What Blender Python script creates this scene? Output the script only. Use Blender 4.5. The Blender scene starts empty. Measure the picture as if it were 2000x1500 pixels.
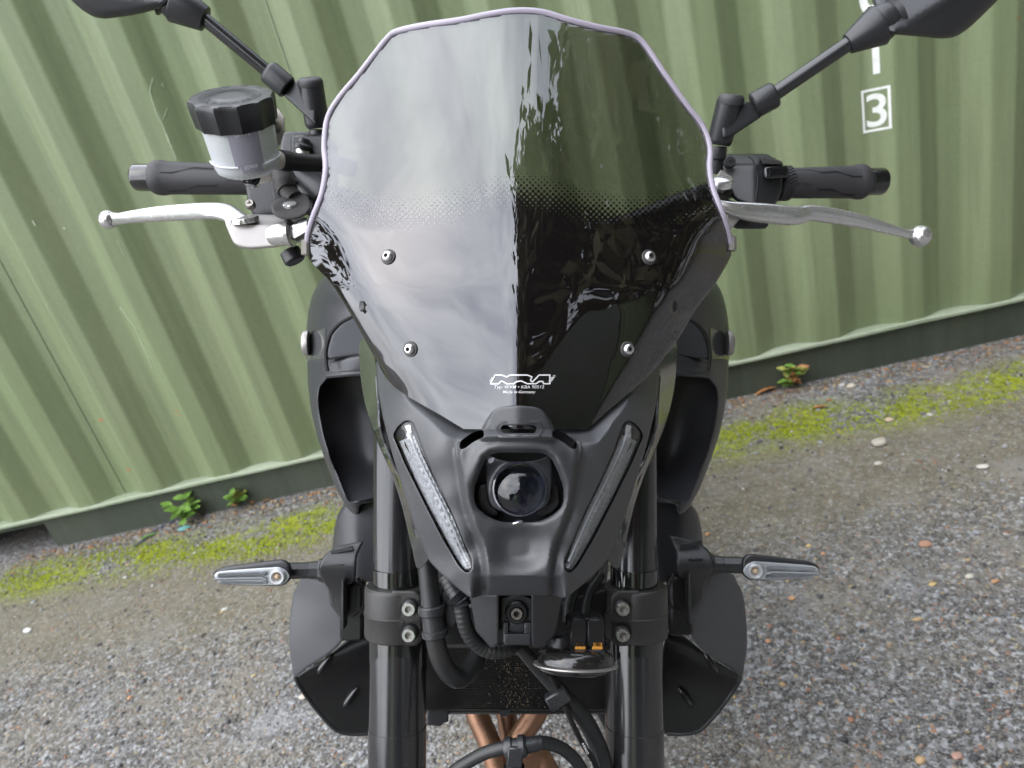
import bpy, bmesh, math, random
import numpy as np
from mathutils import Vector, Matrix
from mathutils.geometry import delaunay_2d_cdt

S = bpy.context.scene
COL = S.collection
rad = math.radians

# ------------------------------------------------------------------ camera
F = 1388.0                      # focal length in pixels of the 2000 x 1500 photograph
NAD = (890.0, 3250.0)           # where plumb lines meet, from the picture centre
HC = 1.20                       # camera height
_nc = np.array([NAD[0] / F, 1.0, -NAD[1] / F]); _nc /= np.linalg.norm(_nc)
_up = -_nc                                              # world up seen from the camera (x right, y forward, z up)
_fw = np.array([0, 1.0, 0]); _fw = _fw - _fw.dot(_up) * _up; _fw /= np.linalg.norm(_fw)
_rt = np.cross(_fw, _up)
C2W = np.stack([_rt, _fw, _up])                         # camera frame -> world
CAM = np.array([0.0, 0.0, HC])
cd = bpy.data.cameras.new('camera'); cam = bpy.data.objects.new('camera', cd); COL.objects.link(cam)
cd.sensor_width = 36.0; cd.lens = 36.0 * F / 2000.0
cd.clip_start = 0.02; cd.clip_end = 500
cd.dof.use_dof = True; cd.dof.focus_distance = 0.55; cd.dof.aperture_fstop = 10.5
_R = C2W @ np.array([[1, 0, 0], [0, 0, -1], [0, 1, 0]], float)
cam.matrix_world = Matrix([[*_R[0], CAM[0]], [*_R[1], CAM[1]], [*_R[2], CAM[2]], [0, 0, 0, 1]])
S.camera = cam

# ------------------------------------------------------------------ sky and sun (overcast)
SUN_EL, SUN_AZ = 50.0, 248.0    # azimuth the light comes from: behind the camera to the left
W = bpy.data.worlds.new('World'); S.world = W; W.use_nodes = True
nt = W.node_tree; nt.nodes.clear(); N = nt.nodes.new; L = nt.links.new
out = N('ShaderNodeOutputWorld'); bg = N('ShaderNodeBackground'); L(bg.outputs[0], out.inputs[0])
sky = N('ShaderNodeTexSky'); sky.sky_type = 'NISHITA'; sky.sun_disc = False
sky.sun_elevation = rad(SUN_EL); sky.sun_rotation = rad(SUN_AZ); sky.dust_density = 3.0
tc = N('ShaderNodeTexCoord'); mp = N('ShaderNodeMapping'); mp.inputs['Scale'].default_value = (1.0, 1.0, 2.2)
L(tc.outputs['Generated'], mp.inputs[0])
nz = N('ShaderNodeTexNoise'); nz.inputs['Scale'].default_value = 2.1; nz.inputs['Detail'].default_value = 7
nz.inputs['Roughness'].default_value = 0.55; nz.inputs['Distortion'].default_value = 0.5
L(mp.outputs[0], nz.inputs['Vector'])
cr = N('ShaderNodeValToRGB'); cr.color_ramp.elements[0].position = 0.33; cr.color_ramp.elements[1].position = 0.68
cr.color_ramp.elements[0].color = (5.6, 6.1, 7.2, 1); cr.color_ramp.elements[1].color = (13.0, 13.4, 14.0, 1)
L(nz.outputs['Fac'], cr.inputs[0])
mx = N('ShaderNodeMix'); mx.data_type = 'RGBA'; mx.inputs['Factor'].default_value = 0.85
L(sky.outputs[0], mx.inputs[6]); L(cr.outputs[0], mx.inputs[7])
# thinner, brighter cloud on the sun's side of the sky
dt = N('ShaderNodeVectorMath'); dt.operation = 'DOT_PRODUCT'; L(tc.outputs['Generated'], dt.inputs[0])
_sa, _se = rad(250), rad(60); dt.inputs[1].default_value = (math.sin(_sa) * math.cos(_se), math.cos(_sa) * math.cos(_se), math.sin(_se))
gm = N('ShaderNodeMapRange'); gm.interpolation_type = 'SMOOTHSTEP'; gm.inputs['From Min'].default_value = -.25; gm.inputs['From Max'].default_value = 1.0
gm.inputs['To Min'].default_value = .30; gm.inputs['To Max'].default_value = 1.85; L(dt.outputs['Value'], gm.inputs[0])
ms = N('ShaderNodeVectorMath'); ms.operation = 'SCALE'; L(mx.outputs[2], ms.inputs[0]); L(gm.outputs[0], ms.inputs['Scale'])
L(ms.outputs[0], bg.inputs[0]); bg.inputs[1].default_value = 0.10

sd = bpy.data.lights.new('sun', 'SUN'); sun = bpy.data.objects.new('sun', sd); COL.objects.link(sun)
sd.energy = 0.6; sd.angle = rad(120); sd.color = (1.0, 0.97, 0.92)
_sv = Vector((math.sin(rad(SUN_AZ)) * math.cos(rad(SUN_EL)), math.cos(rad(SUN_AZ)) * math.cos(rad(SUN_EL)), math.sin(rad(SUN_EL))))
sun.rotation_euler = _sv.to_track_quat('Z', 'Y').to_euler(); sun.location = (-4, -5, 8)

vs = S.view_settings; vs.view_transform = 'Standard'; vs.look = 'None'; vs.exposure = 1.08; vs.gamma = 1.0
try:
    S.cycles.use_denoising = True; S.cycles.denoiser = 'OPENIMAGEDENOISE'; S.cycles.denoising_input_passes = 'RGB_ALBEDO'; S.cycles.denoising_prefilter = 'ACCURATE'
except Exception: pass
S.cycles.max_bounces = 10; S.cycles.transparent_max_bounces = 24; S.cycles.sample_clamp_indirect = 6
S.cycles.caustics_reflective = False; S.cycles.caustics_refractive = False

# ------------------------------------------------------------------ helpers
def P(px, py, d):
    """world point seen at photo pixel (px,py) at depth d along the optical axis; arrays welcome"""
    px, py, d = np.broadcast_arrays(np.asarray(px, float), np.asarray(py, float), np.asarray(d, float))
    c = np.stack([(px - 1000.0) / F * d, d, -(py - 750.0) / F * d], -1)
    return c @ C2W.T + CAM
def K(x, y, z):
    """world point from the camera frame (metres)"""
    return np.array([x, y, z], float) @ C2W.T + CAM
def KD(x, y, z): return np.array([x, y, z], float) @ C2W.T
def ray(px, py):
    v = np.array([(px - 1000.0) / F, 1.0, -(py - 750.0) / F]) @ C2W.T
    return v
def ground(px, py, z=0.0):
    v = ray(px, py); t = (z - HC) / v[2]
    return CAM + v * t
CX = 1012.0

def tag(o, label=None, cat=None, group=None, kind=None):
    if label: o['label'] = label
    if cat: o['category'] = cat
    if group: o['group'] = group
    if kind: o['kind'] = kind
    return o
def empty(name, loc, label=None, cat=None, group=None, rot=(0, 0, 0)):
    o = bpy.data.objects.new(name, None); COL.objects.link(o); o.location = loc; o.rotation_euler = rot
    o.empty_display_size = 0.1
    return tag(o, label, cat, group)

class MB:
    def __init__(self): self.v = []; self.f = []; self.m = []; self.n = 0; self.mi = 0; self.uv = []
    def add(self, verts, faces, uv=None):
        verts = np.asarray(verts, float).reshape(-1, 3)
        b = self.n; self.v.append(verts); self.n += len(verts)
        self.uv.append(np.zeros((len(verts), 2)) if uv is None else np.asarray(uv, float))
        for f in faces: self.f.append(tuple(int(i) + b for i in f)); self.m.append(self.mi)
        return self
    def mat(self, i): self.mi = i; return self
    def grid(self, pts, close_u=False, close_v=False, flip=False):
        pts = np.asarray(pts, float); nu, nv = pts.shape[:2]; fs = []
        for i in range(nu if close_u else nu - 1):
            for j in range(nv if close_v else nv - 1):
                q = (i * nv + j, ((i + 1) % nu) * nv + j, ((i + 1) % nu) * nv + (j + 1) % nv, i * nv + (j + 1) % nv)
                fs.append(q[::-1] if flip else q)
        return self.add(pts.reshape(-1, 3), fs)
    def tube(self, path, r, seg=12, cap=True, smooth=0, ell=1.0, ref=None):
        path = np.asarray(path, float); n0 = len(path)
        r = np.broadcast_to(np.asarray(r, float), (n0,)).copy()
        if smooth:
            path, r = cat(path, smooth, r)
        n = len(path)
        t = np.gradient(path, axis=0); t /= np.linalg.norm(t, axis=1)[:, None] + 1e-12
        a = np.array(ref if ref is not None else ((0, 0, 1) if abs(t[0][2]) < .9 else (1, 0, 0)), float)
        rings = []
        ang = np.linspace(0, 2 * np.pi, seg, endpoint=False)
        for i in range(n):
            a = a - a.dot(t[i]) * t[i]; a /= np.linalg.norm(a) + 1e-12
            b = np.cross(t[i], a)
            rings.append(path[i] + r[i] * (np.cos(ang)[:, None] * a + ell * np.sin(ang)[:, None] * b))
        base = self.n; self.grid(rings, close_v=True)
        if cap:
            self.f.append(tuple(base + k for k in range(seg))[::-1]); self.m.append(self.mi)
            self.f.append(tuple(base + (n - 1) * seg + k for k in range(seg))); self.m.append(self.mi)
        return self
    def lathe(self, p0, p1, prof, seg=32, flute=None, cap=True):
        """prof: (t along p0-p1, radius in metres)"""
        p0 = np.asarray(p0, float); p1 = np.asarray(p1, float); ax = p1 - p0; w = ax / np.linalg.norm(ax)
        a = np.array((0, 0, 1.0)) if abs(w[2]) < .9 else np.array((1.0, 0, 0))
        a = a - a.dot(w) * w; a /= np.linalg.norm(a); b = np.cross(w, a)
        ang = np.linspace(0, 2 * np.pi, seg, endpoint=False); rings = []
        for k, (t, r) in enumerate(prof):
            rr = r * np.ones(seg)
            if flute and flute[0] <= k <= flute[1]: rr = r * (1 - flute[3] * np.abs(np.cos(ang * flute[2])))
            rings.append(p0 + ax * t + rr[:, None] * (np.cos(ang)[:, None] * a + np.sin(ang)[:, None] * b))
        base = self.n; self.grid(rings, close_v=True)
        if cap:
            self.f.append(tuple(base + k for k in range(seg))[::-1]); self.m.append(self.mi)
            self.f.append(tuple(base + (len(prof) - 1) * seg + k for k in range(seg))); self.m.append(self.mi)
        return self
    def ball(self, c, r, seg=20, rings=12, sc=(1, 1, 1), axes=None):
        c = np.asarray(c, float); A = np.eye(3) if axes is None else np.asarray(axes, float)
        th = np.linspace(0.02, np.pi - 0.02, rings); ph = np.linspace(0, 2 * np.pi, seg, endpoint=False); R = []
        for t in th:
            l = np.stack([np.sin(t) * np.cos(ph) * sc[0], np.sin(t) * np.sin(ph) * sc[1], np.cos(t) * sc[2] * np.ones(seg)], -1) * r
            R.append(c + l @ A)
        base = self.n; self.grid(R, close_v=True, flip=True)
        self.f.append(tuple(base + k for k in range(seg))); self.m.append(self.mi)
        self.f.append(tuple(base + (rings - 1) * seg + k for k in range(seg))[::-1]); self.m.append(self.mi)
        return self
    def box(self, c, ax, ay, az, b=0.0):
        """box with half-axis vectors ax, ay, az"""
        c, ax, ay, az = (np.asarray(q, float) for q in (c, ax, ay, az))
        if b <= 0:
            v = [c + i * ax + j * ay + k * az for i in (-1, 1) for j in (-1, 1) for k in (-1, 1)]
            return self.add(v, [(0, 1, 3, 2), (4, 6, 7, 5), (0, 4, 5, 1), (2, 3, 7, 6), (0, 2, 6, 4), (1, 5, 7, 3)])
        la, lb, lc = (np.linalg.norm(q) for q in (ax, ay, az)); ua, ub, uc = ax / la, ay / lb, az / lc
        v = []; ids = {}
        for i in (-1, 1):
            for j in (-1, 1):
                for k in (-1, 1):
                    for w in range(3):
                        s = [(la - b), (lb - b), (lc - b)]; s[w] += b
                        ids[i, j, k, w] = len(v); v.append(c + i * s[0] * ua + j * s[1] * ub + k * s[2] * uc)
        fs = []
        for i in (-1, 1):
            fs.append([ids[i, *q, 0] for q in ((-1, -1), (-1, 1), (1, 1), (1, -1))])
            fs.append([ids[q[0], i, q[1], 1] for q in ((-1, -1), (-1, 1), (1, 1), (1, -1))])
            fs.append([ids[*q, i, 2] for q in ((-1, -1), (-1, 1), (1, 1), (1, -1))])
        for i in (-1, 1):
            for j in (-1, 1):
                fs.append([ids[i, j, -1, 0], ids[i, j, 1, 0], ids[i, j, 1, 1], ids[i, j, -1, 1]])
                fs.append([ids[i, -1, j, 0], ids[i, 1, j, 0], ids[i, 1, j, 2], ids[i, -1, j, 2]])
                fs.append([ids[-1, i, j, 1], ids[1, i, j, 1], ids[1, i, j, 2], ids[-1, i, j, 2]])
                for k in (-1, 1): fs.append([ids[i, j, k, 0], ids[i, j, k, 1], ids[i, j, k, 2]])
        return self.add(v, fs)
    def build(self, name, mats, parent=None, origin=None, smooth=True, sharp=38, recalc=True, uvmap=False):
        o = np.zeros(3) if origin is None else np.asarray(origin, float)
        me = bpy.data.meshes.new(name)
        V = np.concatenate(self.v) - o
        me.from_pydata(V.tolist(), [], self.f)
        if not isinstance(mats, (list, tuple)): mats = [mats]
        for m_ in mats: me.materials.append(m_)
        me.polygons.foreach_set('material_index', self.m)
        if uvmap:
            U = np.concatenate(self.uv); ul = me.uv_layers.new(name='UVMap')
            li = np.empty(len(me.loops), int); me.loops.foreach_get('vertex_index', li)
            ul.data.foreach_set('uv', U[li].ravel())
        if recalc:
            bm = bmesh.new(); bm.from_mesh(me); bmesh.ops.recalc_face_normals(bm, faces=bm.faces); bm.to_mesh(me); bm.free()
        if smooth:
            me.polygons.foreach_set('use_smooth', [True] * len(me.polygons))
            if sharp: me.set_sharp_from_angle(angle=rad(sharp))
        me.update()
        ob = bpy.data.objects.new(name, me); COL.objects.link(ob)
        if parent is not None: ob.parent = parent
        return ob

def cat(pts, n=4, r=None, closed=False):
    """Catmull-Rom through points"""
    p = np.asarray(pts, float); rr = None if r is None else np.asarray(r, float)
    q = p if rr is None else np.concatenate([p, rr[:, None]], 1)
    m = len(q)
    if closed: g = lambda i: q[i % m]
    else:
        ext = np.vstack([2 * q[0] - q[1], q, 2 * q[-1] - q[-2]]); g = lambda i: ext[i + 1]
    o = []
    for i in range(m if closed else m - 1):
        a, b, c, d = g(i - 1), g(i), g(i + 1), g(i + 2)
        for k in range(n):
            t = k / n
            o.append(0.5 * (2 * b + (c - a) * t + (2 * a - 5 * b + 4 * c - d) * t * t + (3 * b - a - 3 * c + d) * t ** 3))
    if not closed: o.append(q[-1])
    o = np.array(o)
    return o if rr is None else (o[:, :-1], o[:, -1])

def sm(pts, n=3): return cat(pts, n, closed=True)
def rp(pts, r=6, n=3):
    """closed polygon with its corners rounded to about r pixels"""
    p = np.asarray(pts, float); m = len(p); o = []
    for i in range(m):
        a, b, c = p[i - 1], p[i], p[(i + 1) % m]
        u = a - b; w = c - b; lu = np.linalg.norm(u); lw = np.linalg.norm(w)
        k = min(r, lu * .45, lw * .45); s = b + u / lu * k; e = b + w / lw * k
        for j in range(n + 1):
            t = j / n; o.append((1 - t) ** 2 * s + 2 * t * (1 - t) * b + t * t * e)
    return np.array(o)
def mir(pts): q = np.asarray(pts, float).copy(); q[:, 0] = 2 * CX - q[:, 0]; return q[::-1]
def circ(x, y, r, n=32, ry=None, a0=0):
    a = np.linspace(0, 2 * np.pi, n, endpoint=False) + a0
    return np.stack([x + r * np.cos(a), y + (ry or r) * np.sin(a)], 1)

def inside(pts, poly):
    x, y = pts[:, 0], pts[:, 1]; c = np.zeros(len(pts), bool); m = len(poly); j = m - 1
    for i in range(m):
        xi, yi = poly[i]; xj, yj = poly[j]
        k = ((yi > y) != (yj > y)) & (x < (xj - xi) * (y - yi) / (yj - yi + 1e-12) + xi)
        c ^= k; j = i
    return c
def dist(pts, poly):
    a = poly; b = np.roll(poly, -1, 0); D = np.full(len(pts), 1e9)
    for i in range(len(a)):
        ab = b[i] - a[i]; l2 = ab.dot(ab) + 1e-12
        t = np.clip(((pts - a[i]) @ ab) / l2, 0, 1)
        D = np.minimum(D, np.linalg.norm(pts - a[i] - t[:, None] * ab, axis=1))
    return D
def resample(poly, step):
    o = []; m = len(poly)
    for i in range(m):
        a, b = poly[i], poly[(i + 1) % m]; k = max(1, int(np.ceil(np.linalg.norm(b - a) / step)))
        for j in range(k): o.append(a + (b - a) * j / k)
    return np.array(o)
def panel(mb, outline, depth, holes=(), step=9, re=0, thick=.004, back=True, hole_re=None, wallmat=None):
    """a moulded panel: outline (and holes) in photo pixels, depth(px,py) in metres gives its relief, thick its thickness"""
    outline = np.asarray(outline, float)
    loops = [resample(outline, step)] + [resample(np.asarray(h, float), step * .8) for h in holes]
    lo, hi = outline.min(0), outline.max(0)
    gx, gy = np.meshgrid(np.arange(lo[0], hi[0], step), np.arange(lo[1], hi[1], step * .87))
    gx = gx + (np.arange(gx.shape[0]) % 2)[:, None] * step * .5
    g = np.stack([gx.ravel(), gy.ravel()], 1)
    ok = inside(g, loops[0]); Db = dist(g, loops[0]); ok &= Db > (max(re * 1.05, step * .45))
    hr = re if hole_re is None else hole_re
    for h in loops[1:]: ok &= ~inside(g, h); ok &= dist(g, h) > max(hr * 1.05, step * .45)
    pts = [g[ok]]
    for li, lp in enumerate(loops):
        r_ = re if li == 0 else hr
        if r_ <= 0: continue
        tn = np.roll(lp, -1, 0) - np.roll(lp, 1, 0); tn /= np.linalg.norm(tn, axis=1)[:, None] + 1e-9
        nn = np.stack([-tn[:, 1], tn[:, 0]], 1)
        ar = np.sum(lp[:, 0] * np.roll(lp[:, 1], -1) - np.roll(lp[:, 0], -1) * lp[:, 1])
        if ar < 0: nn = -nn
        if li > 0: nn = -nn
        for fr in (.12, .4, .75, 1.0):
            q = lp + nn * r_ * fr
            k = inside(q, loops[0])
            for h in loops[1:]: k &= ~inside(q, h)
            for lj, l2 in enumerate(loops): k &= dist(q, l2) > (r_ * fr * .93 if lj == li else r_ * .1)
            pts.append(q[k])
    vin = []; edges = []; b = 0
    for lp in loops:
        n = len(lp); vin.append(lp); edges += [(b + i, b + (i + 1) % n) for i in range(n)]; b += n
    nb = b; vin = np.concatenate(vin + pts)
    r = delaunay_2d_cdt([Vector(p) for p in vin], edges, [], 0, 1e-4)
    V = np.array([tuple(p) for p in r[0]]); T = np.array([f for f in r[2] if len(f) == 3])
    cen = V[T].mean(1); k = inside(cen, loops[0])
    for h in loops[1:]: k &= ~inside(cen, h)
    T = T[k]
    D = depth(V[:, 0], V[:, 1]) + np.zeros(len(V))
    Dp = D.copy()
    for li, lp in enumerate(loops):
        r_ = re if li == 0 else hr
        if r_ > 0:
            t = np.clip(r_ - dist(V, lp), 0, r_); D = D + (r_ - np.sqrt(np.maximum(r_ * r_ - t * t, 0))) * Dp / F
    m = len(V); uv = V.copy()
    mb.add(P(V[:, 0], V[:, 1], D), T, uv)
    if back:
        bD = Dp + thick
        m0 = mb.mi
        mb.add(P(V[:, 0], V[:, 1], bD), T[:, ::-1], uv)
        if wallmat is not None: mb.mi = wallmat
        cnt = {}
        for t in T:
            for e in ((t[0], t[1]), (t[1], t[2]), (t[2], t[0])):
                cnt[e] = 1
        base = mb.n - 2 * m
        for (i, j) in list(cnt):
            if (j, i) not in cnt: mb.f.append((base + j, base + i, base + m + i, base + m + j)); mb.m.append(mb.mi)
        mb.mi = m0
    return mb

def tps(ctrl, mirror=False, lam=1e-4):
    c = np.asarray(ctrl, float)
    if mirror:
        q = c[np.abs(c[:, 0] - CX) > 1].copy(); q[:, 0] = 2 * CX - q[:, 0]; c = np.vstack([c, q])
    X = (c[:, :2] - (1000, 750)) / 100.0; n = len(c)
    def U(r2): return 0.5 * r2 * np.log(r2 + 1e-9)
    r2 = ((X[:, None] - X[None]) ** 2).sum(-1)
    A = np.zeros((n + 3, n + 3)); A[:n, :n] = U(r2) + lam * np.eye(n); A[:n, n] = 1; A[:n, n + 1:] = X; A[n, :n] = 1; A[n + 1:, :n] = X.T
    w = np.linalg.solve(A, np.concatenate([c[:, 2], np.zeros(3)]))
    def f(x, y):
        q = (np.stack([np.asarray(x, float), np.asarray(y, float)], -1) - (1000, 750)) / 100.0
        s = q.shape[:-1]; q = q.reshape(-1, 2)
        return (U(((q[:, None] - X[None]) ** 2).sum(-1)) @ w[:n] + w[n] + q @ w[n + 1:]).reshape(s)
    return f
def flat(d, ax=0.0, ay=0.0, x0=1000, y0=750):
    """plane: depth d at (x0,y0), slopes in metres per 100 px"""
    return lambda x, y: d + ax * (np.asarray(x) - x0) / 100 + ay * (np.asarray(y) - y0) / 100
def R(px, d): return px * d / F
def stroke(mb, pts, w, d, z=.0004):
    """thin raised line along photo-pixel points"""
    q = [P(x, y, d(x, y) - z) if callable(d) else P(x, y, d - z) for x, y in pts]
    mb.tube(q, w, 6)
    return mb

def text2d(body, size=1.0, offset=0.0, shear=0.0, spacing=1.0, align='CENTER'):
    cu = bpy.data.curves.new('t', 'FONT'); cu.body = body; cu.size = size; cu.offset = offset; cu.shear = shear
    cu.space_character = spacing; cu.align_x = align; cu.align_y = 'CENTER'; cu.resolution_u = 4
    ob = bpy.data.objects.new('t', cu); COL.objects.link(ob)
    dg = bpy.context.evaluated_depsgraph_get(); dg.update(); me = bpy.data.meshes.new_from_object(ob.evaluated_get(dg))
    v = np.array([tuple(q.co) for q in me.vertices]); f = [tuple(p.vertices) for p in me.polygons]
    bpy.data.objects.remove(ob); bpy.data.curves.remove(cu); bpy.data.meshes.remove(me)
    return v[:, :2], f

# ------------------------------------------------------------------ materials
def new(name):
    m = bpy.data.materials.new(name); m.use_nodes = True
    return m, m.node_tree, m.node_tree.nodes['Principled BSDF']
def mat(name, col, rough=.5, metal=0, spec=.5, bump=0, bscale=800, var=0, vscale=20, coat=0, rvar=0, trans=0, ior=1.5, dust=0, aniso=0):
    m, t, b = new(name); n = t.nodes.new; l = t.links.new
    b.inputs['Base Color'].default_value = (*col, 1); b.inputs['Roughness'].default_value = rough; b.inputs['Metallic'].default_value = metal
    b.inputs['Specular IOR Level'].default_value = spec; b.inputs['Coat Weight'].default_value = coat; b.inputs['Coat Roughness'].default_value = .06
    b.inputs['Transmission Weight'].default_value = trans; b.inputs['IOR'].default_value = ior
    tc = n('ShaderNodeTexCoord')
    if bump:
        z = n('ShaderNodeTexNoise'); z.inputs['Scale'].default_value = bscale; z.inputs['Detail'].default_value = 3; l(tc.outputs['Object'], z.inputs['Vector'])
        bp = n('ShaderNodeBump'); bp.inputs['Strength'].default_value = bump; bp.inputs['Distance'].default_value = .001
        l(z.outputs['Fac'], bp.inputs['Height']); l(bp.outputs[0], b.inputs['Normal'])
    colsock = None
    if var:
        z = n('ShaderNodeTexNoise'); z.inputs['Scale'].default_value = vscale; z.inputs['Detail'].default_value = 6; l(tc.outputs['Object'], z.inputs['Vector'])
        r = n('ShaderNodeValToRGB'); r.color_ramp.elements[0].position = .3; r.color_ramp.elements[1].position = .7
        r.color_ramp.elements[0].color = (*[c * (1 - var) for c in col], 1); r.color_ramp.elements[1].color = (*[min(1, c * (1 + var)) for c in col], 1)
        l(z.outputs['Fac'], r.inputs[0]); colsock = r.outputs[0]
    if rvar:
        z = n('ShaderNodeTexNoise'); z.inputs['Scale'].default_value = vscale * 2.3; z.inputs['Detail'].default_value = 5; l(tc.outputs['Object'], z.inputs['Vector'])
        r = n('ShaderNodeMapRange'); r.inputs['From Min'].default_value = .3; r.inputs['From Max'].default_value = .7
        r.inputs['To Min'].default_value = max(.02, rough - rvar); r.inputs['To Max'].default_value = rough + rvar
        l(z.outputs['Fac'], r.inputs[0]); l(r.outputs[0], b.inputs['Roughness'])
    if dust:      # road dust and dried specks sitting on the part
        z = n('ShaderNodeTexNoise'); z.inputs['Scale'].default_value = 420; z.inputs['Detail'].default_value = 2; l(tc.outputs['Object'], z.inputs['Vector'])
        z2 = n('ShaderNodeTexNoise'); z2.inputs['Scale'].default_value = 26; z2.inputs['Detail'].default_value = 4; l(tc.outputs['Object'], z2.inputs['Vector'])
        r = n('ShaderNodeValToRGB'); r.color_ramp.elements[0].position = .69; r.color_ramp.elements[1].position = .75
        l(z.outputs['Fac'], r.inputs[0])
        r2 = n('ShaderNodeMapRange'); r2.inputs['From Min'].default_value = .42; r2.inputs['From Max'].default_value = .7
        r2.inputs['To Min'].default_value = 0; r2.inputs['To Max'].default_value = dust; l(z2.outputs['Fac'], r2.inputs[0])
        ml = n('ShaderNodeMath'); ml.operation = 'MULTIPLY'; l(r.outputs[0], ml.inputs[0]); l(r2.outputs[0], ml.inputs[1])
        ad = n('ShaderNodeMath'); ad.operation = 'MULTIPLY_ADD'; ad.inputs[1].default_value = .12; l(r2.outputs[0], ad.inputs[0]); l(ml.outputs[0], ad.inputs[2])
        mx = n('ShaderNodeMix'); mx.data_type = 'RGBA'; mx.clamp_factor = True; l(ad.outputs[0], mx.inputs['Factor'])
        mx.inputs[6].default_value = (*col, 1)
        if colsock: l(colsock, mx.inputs[6])
        mx.inputs[7].default_value = (.33, .29, .24, 1); colsock = mx.outputs[2]
    if colsock: l(colsock, b.inputs['Base Color'])
    return m

M = {}
M['cowl'] = mat('textured_black_plastic', (.042, .044, .049), .43, spec=.95, bump=.28, bscale=1900, dust=.2)
M['plastic'] = mat('satin_black_plastic', (.020, .021, .024), .36, spec=.6, bump=.12, bscale=700, dust=.2)
M['deep'] = mat('deep_black_plastic', (.010, .010, .011), .35, dust=.05)
M['shroud'] = mat('sparkling_charcoal_plastic', (.068, .070, .077), .42, spec=.6, bump=.2, bscale=1900, dust=.08)
M['tank'] = mat('matt_charcoal_lacquer', (.048, .049, .055), .34, metal=.2, spec=.6, bump=.03, bscale=2500)
M['gloss'] = mat('gloss_black_lacquer', (.012, .012, .013), .07, coat=.6)
M['stripe'] = mat('gloss_grey_stripe', (.085, .086, .09), .10, coat=.5)
M['fork'] = mat('black_anodised_tube', (.018, .018, .020), .18, metal=.0, spec=.8, rvar=.04, dust=.06)
M['fork_band'] = mat('black_anodised_band', (.012, .013, .012), .05, spec=.9)
M['clamp'] = mat('satin_grey_black_cast', (.046, .0445, .043), .40, metal=.3, bump=.18, bscale=1300, dust=.15)
M['alu'] = mat('polished_aluminium', (.68, .675, .67), .24, metal=.85, rvar=.05, vscale=60)
M['alu2'] = mat('satin_silver_paint', (.42, .40, .385), .46, metal=.75, bump=.04, bscale=900, rvar=.04)
M['steel'] = mat('zinc_plated_steel', (.80, .80, .80), .32, metal=1, var=.15, vscale=300)
M['steel_dark'] = mat('dull_steel', (.28, .26, .24), .4, metal=1, var=.3, vscale=300)
M['rubber'] = mat('grip_rubber', (.040, .039, .042), .52, bump=.15, bscale=1500)
M['rubber_gray'] = mat('greyed_rubber', (.075, .070, .070), .62, bump=.2, bscale=900, var=.15)
M['hose'] = mat('dusty_black_rubber', (.016, .017, .018), .42, bump=.08, bscale=500, dust=.35)
M['groove'] = mat('groove_black', (.006, .006, .006), .6)
M['white_plastic'] = mat('milky_white_plastic', (.80, .83, .86), .30, trans=.35, ior=1.45)
M['white_rim'] = mat('ivory_plastic', (.72, .68, .62), .4)
M['fluid'] = mat('mauve_grey_fluid', (.34, .335, .40), .25)
M['copper'] = mat('heat_tinted_pipe', (.36, .20, .125), .42, metal=.75, var=.4, vscale=14, rvar=.08)
M['core'] = mat('radiator_black', (.010, .010, .010), .5, dust=.5)
M['orange_plug'] = mat('orange_plug', (.62, .28, .05), .4)
M['white_print'] = mat('white_print', (.85, .85, .85), .5)
M['grey_print'] = mat('grey_print', (.45, .46, .50), .5)
M['black'] = mat('void_black', (.004, .004, .004), .8)
M['chrome'] = mat('chrome_reflector', (.80, .81, .83), .12, metal=1)
M['trim'] = mat('lavender_edge_rubber', (.55, .50, .60), .18, trans=.25, ior=1.45)
M['silvered'] = mat('silvered_plastic', (.62, .63, .64), .38, metal=.45)
M['tyre'] = mat('tyre_rubber', (.02, .02, .02), .7, bump=.2, bscale=300)

def two_sided_ior(t, fr, ior, back=1.4):
    """plain reflectance from either side of the sheet (rays cross it unbent, so there is no total reflection inside)"""
    g = t.nodes.new('ShaderNodeNewGeometry'); m = t.nodes.new('ShaderNodeMix'); m.inputs[2].default_value = ior; m.inputs[3].default_value = 1 / back
    t.links.new(g.outputs['Backfacing'], m.inputs[0]); t.links.new(m.outputs[0], fr.inputs[0])
def glassy(name, tint, ior=1.5, rough=.02, refl_mul=1.0):
    m = bpy.data.materials.new(name); m.use_nodes = True; t = m.node_tree; t.nodes.clear(); n = t.nodes.new; l = t.links.new
    o = n('ShaderNodeOutputMaterial'); mix = n('ShaderNodeMixShader'); tr = n('ShaderNodeBsdfTransparent'); gl = n('ShaderNodeBsdfGlossy'); fr = n('ShaderNodeFresnel')
    tr.inputs[0].default_value = (*tint, 1); gl.inputs['Roughness'].default_value = rough; fr.inputs[0].default_value = ior
    two_sided_ior(t, fr, ior); l(fr.outputs[0], mix.inputs[0]); l(tr.outputs[0], mix.inputs[1]); l(gl.outputs[0], mix.inputs[2]); l(mix.outputs[0], o.inputs[0])
    return m
M['clear'] = glassy('clear_lens', (.93, .94, .95), 1.5)
M['lens'] = glassy('projector_glass', (.80, .84, .92), 1.75)
# ================================================================== SETTING
rng = random.Random(7); nr = np.random.default_rng(11)
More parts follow.
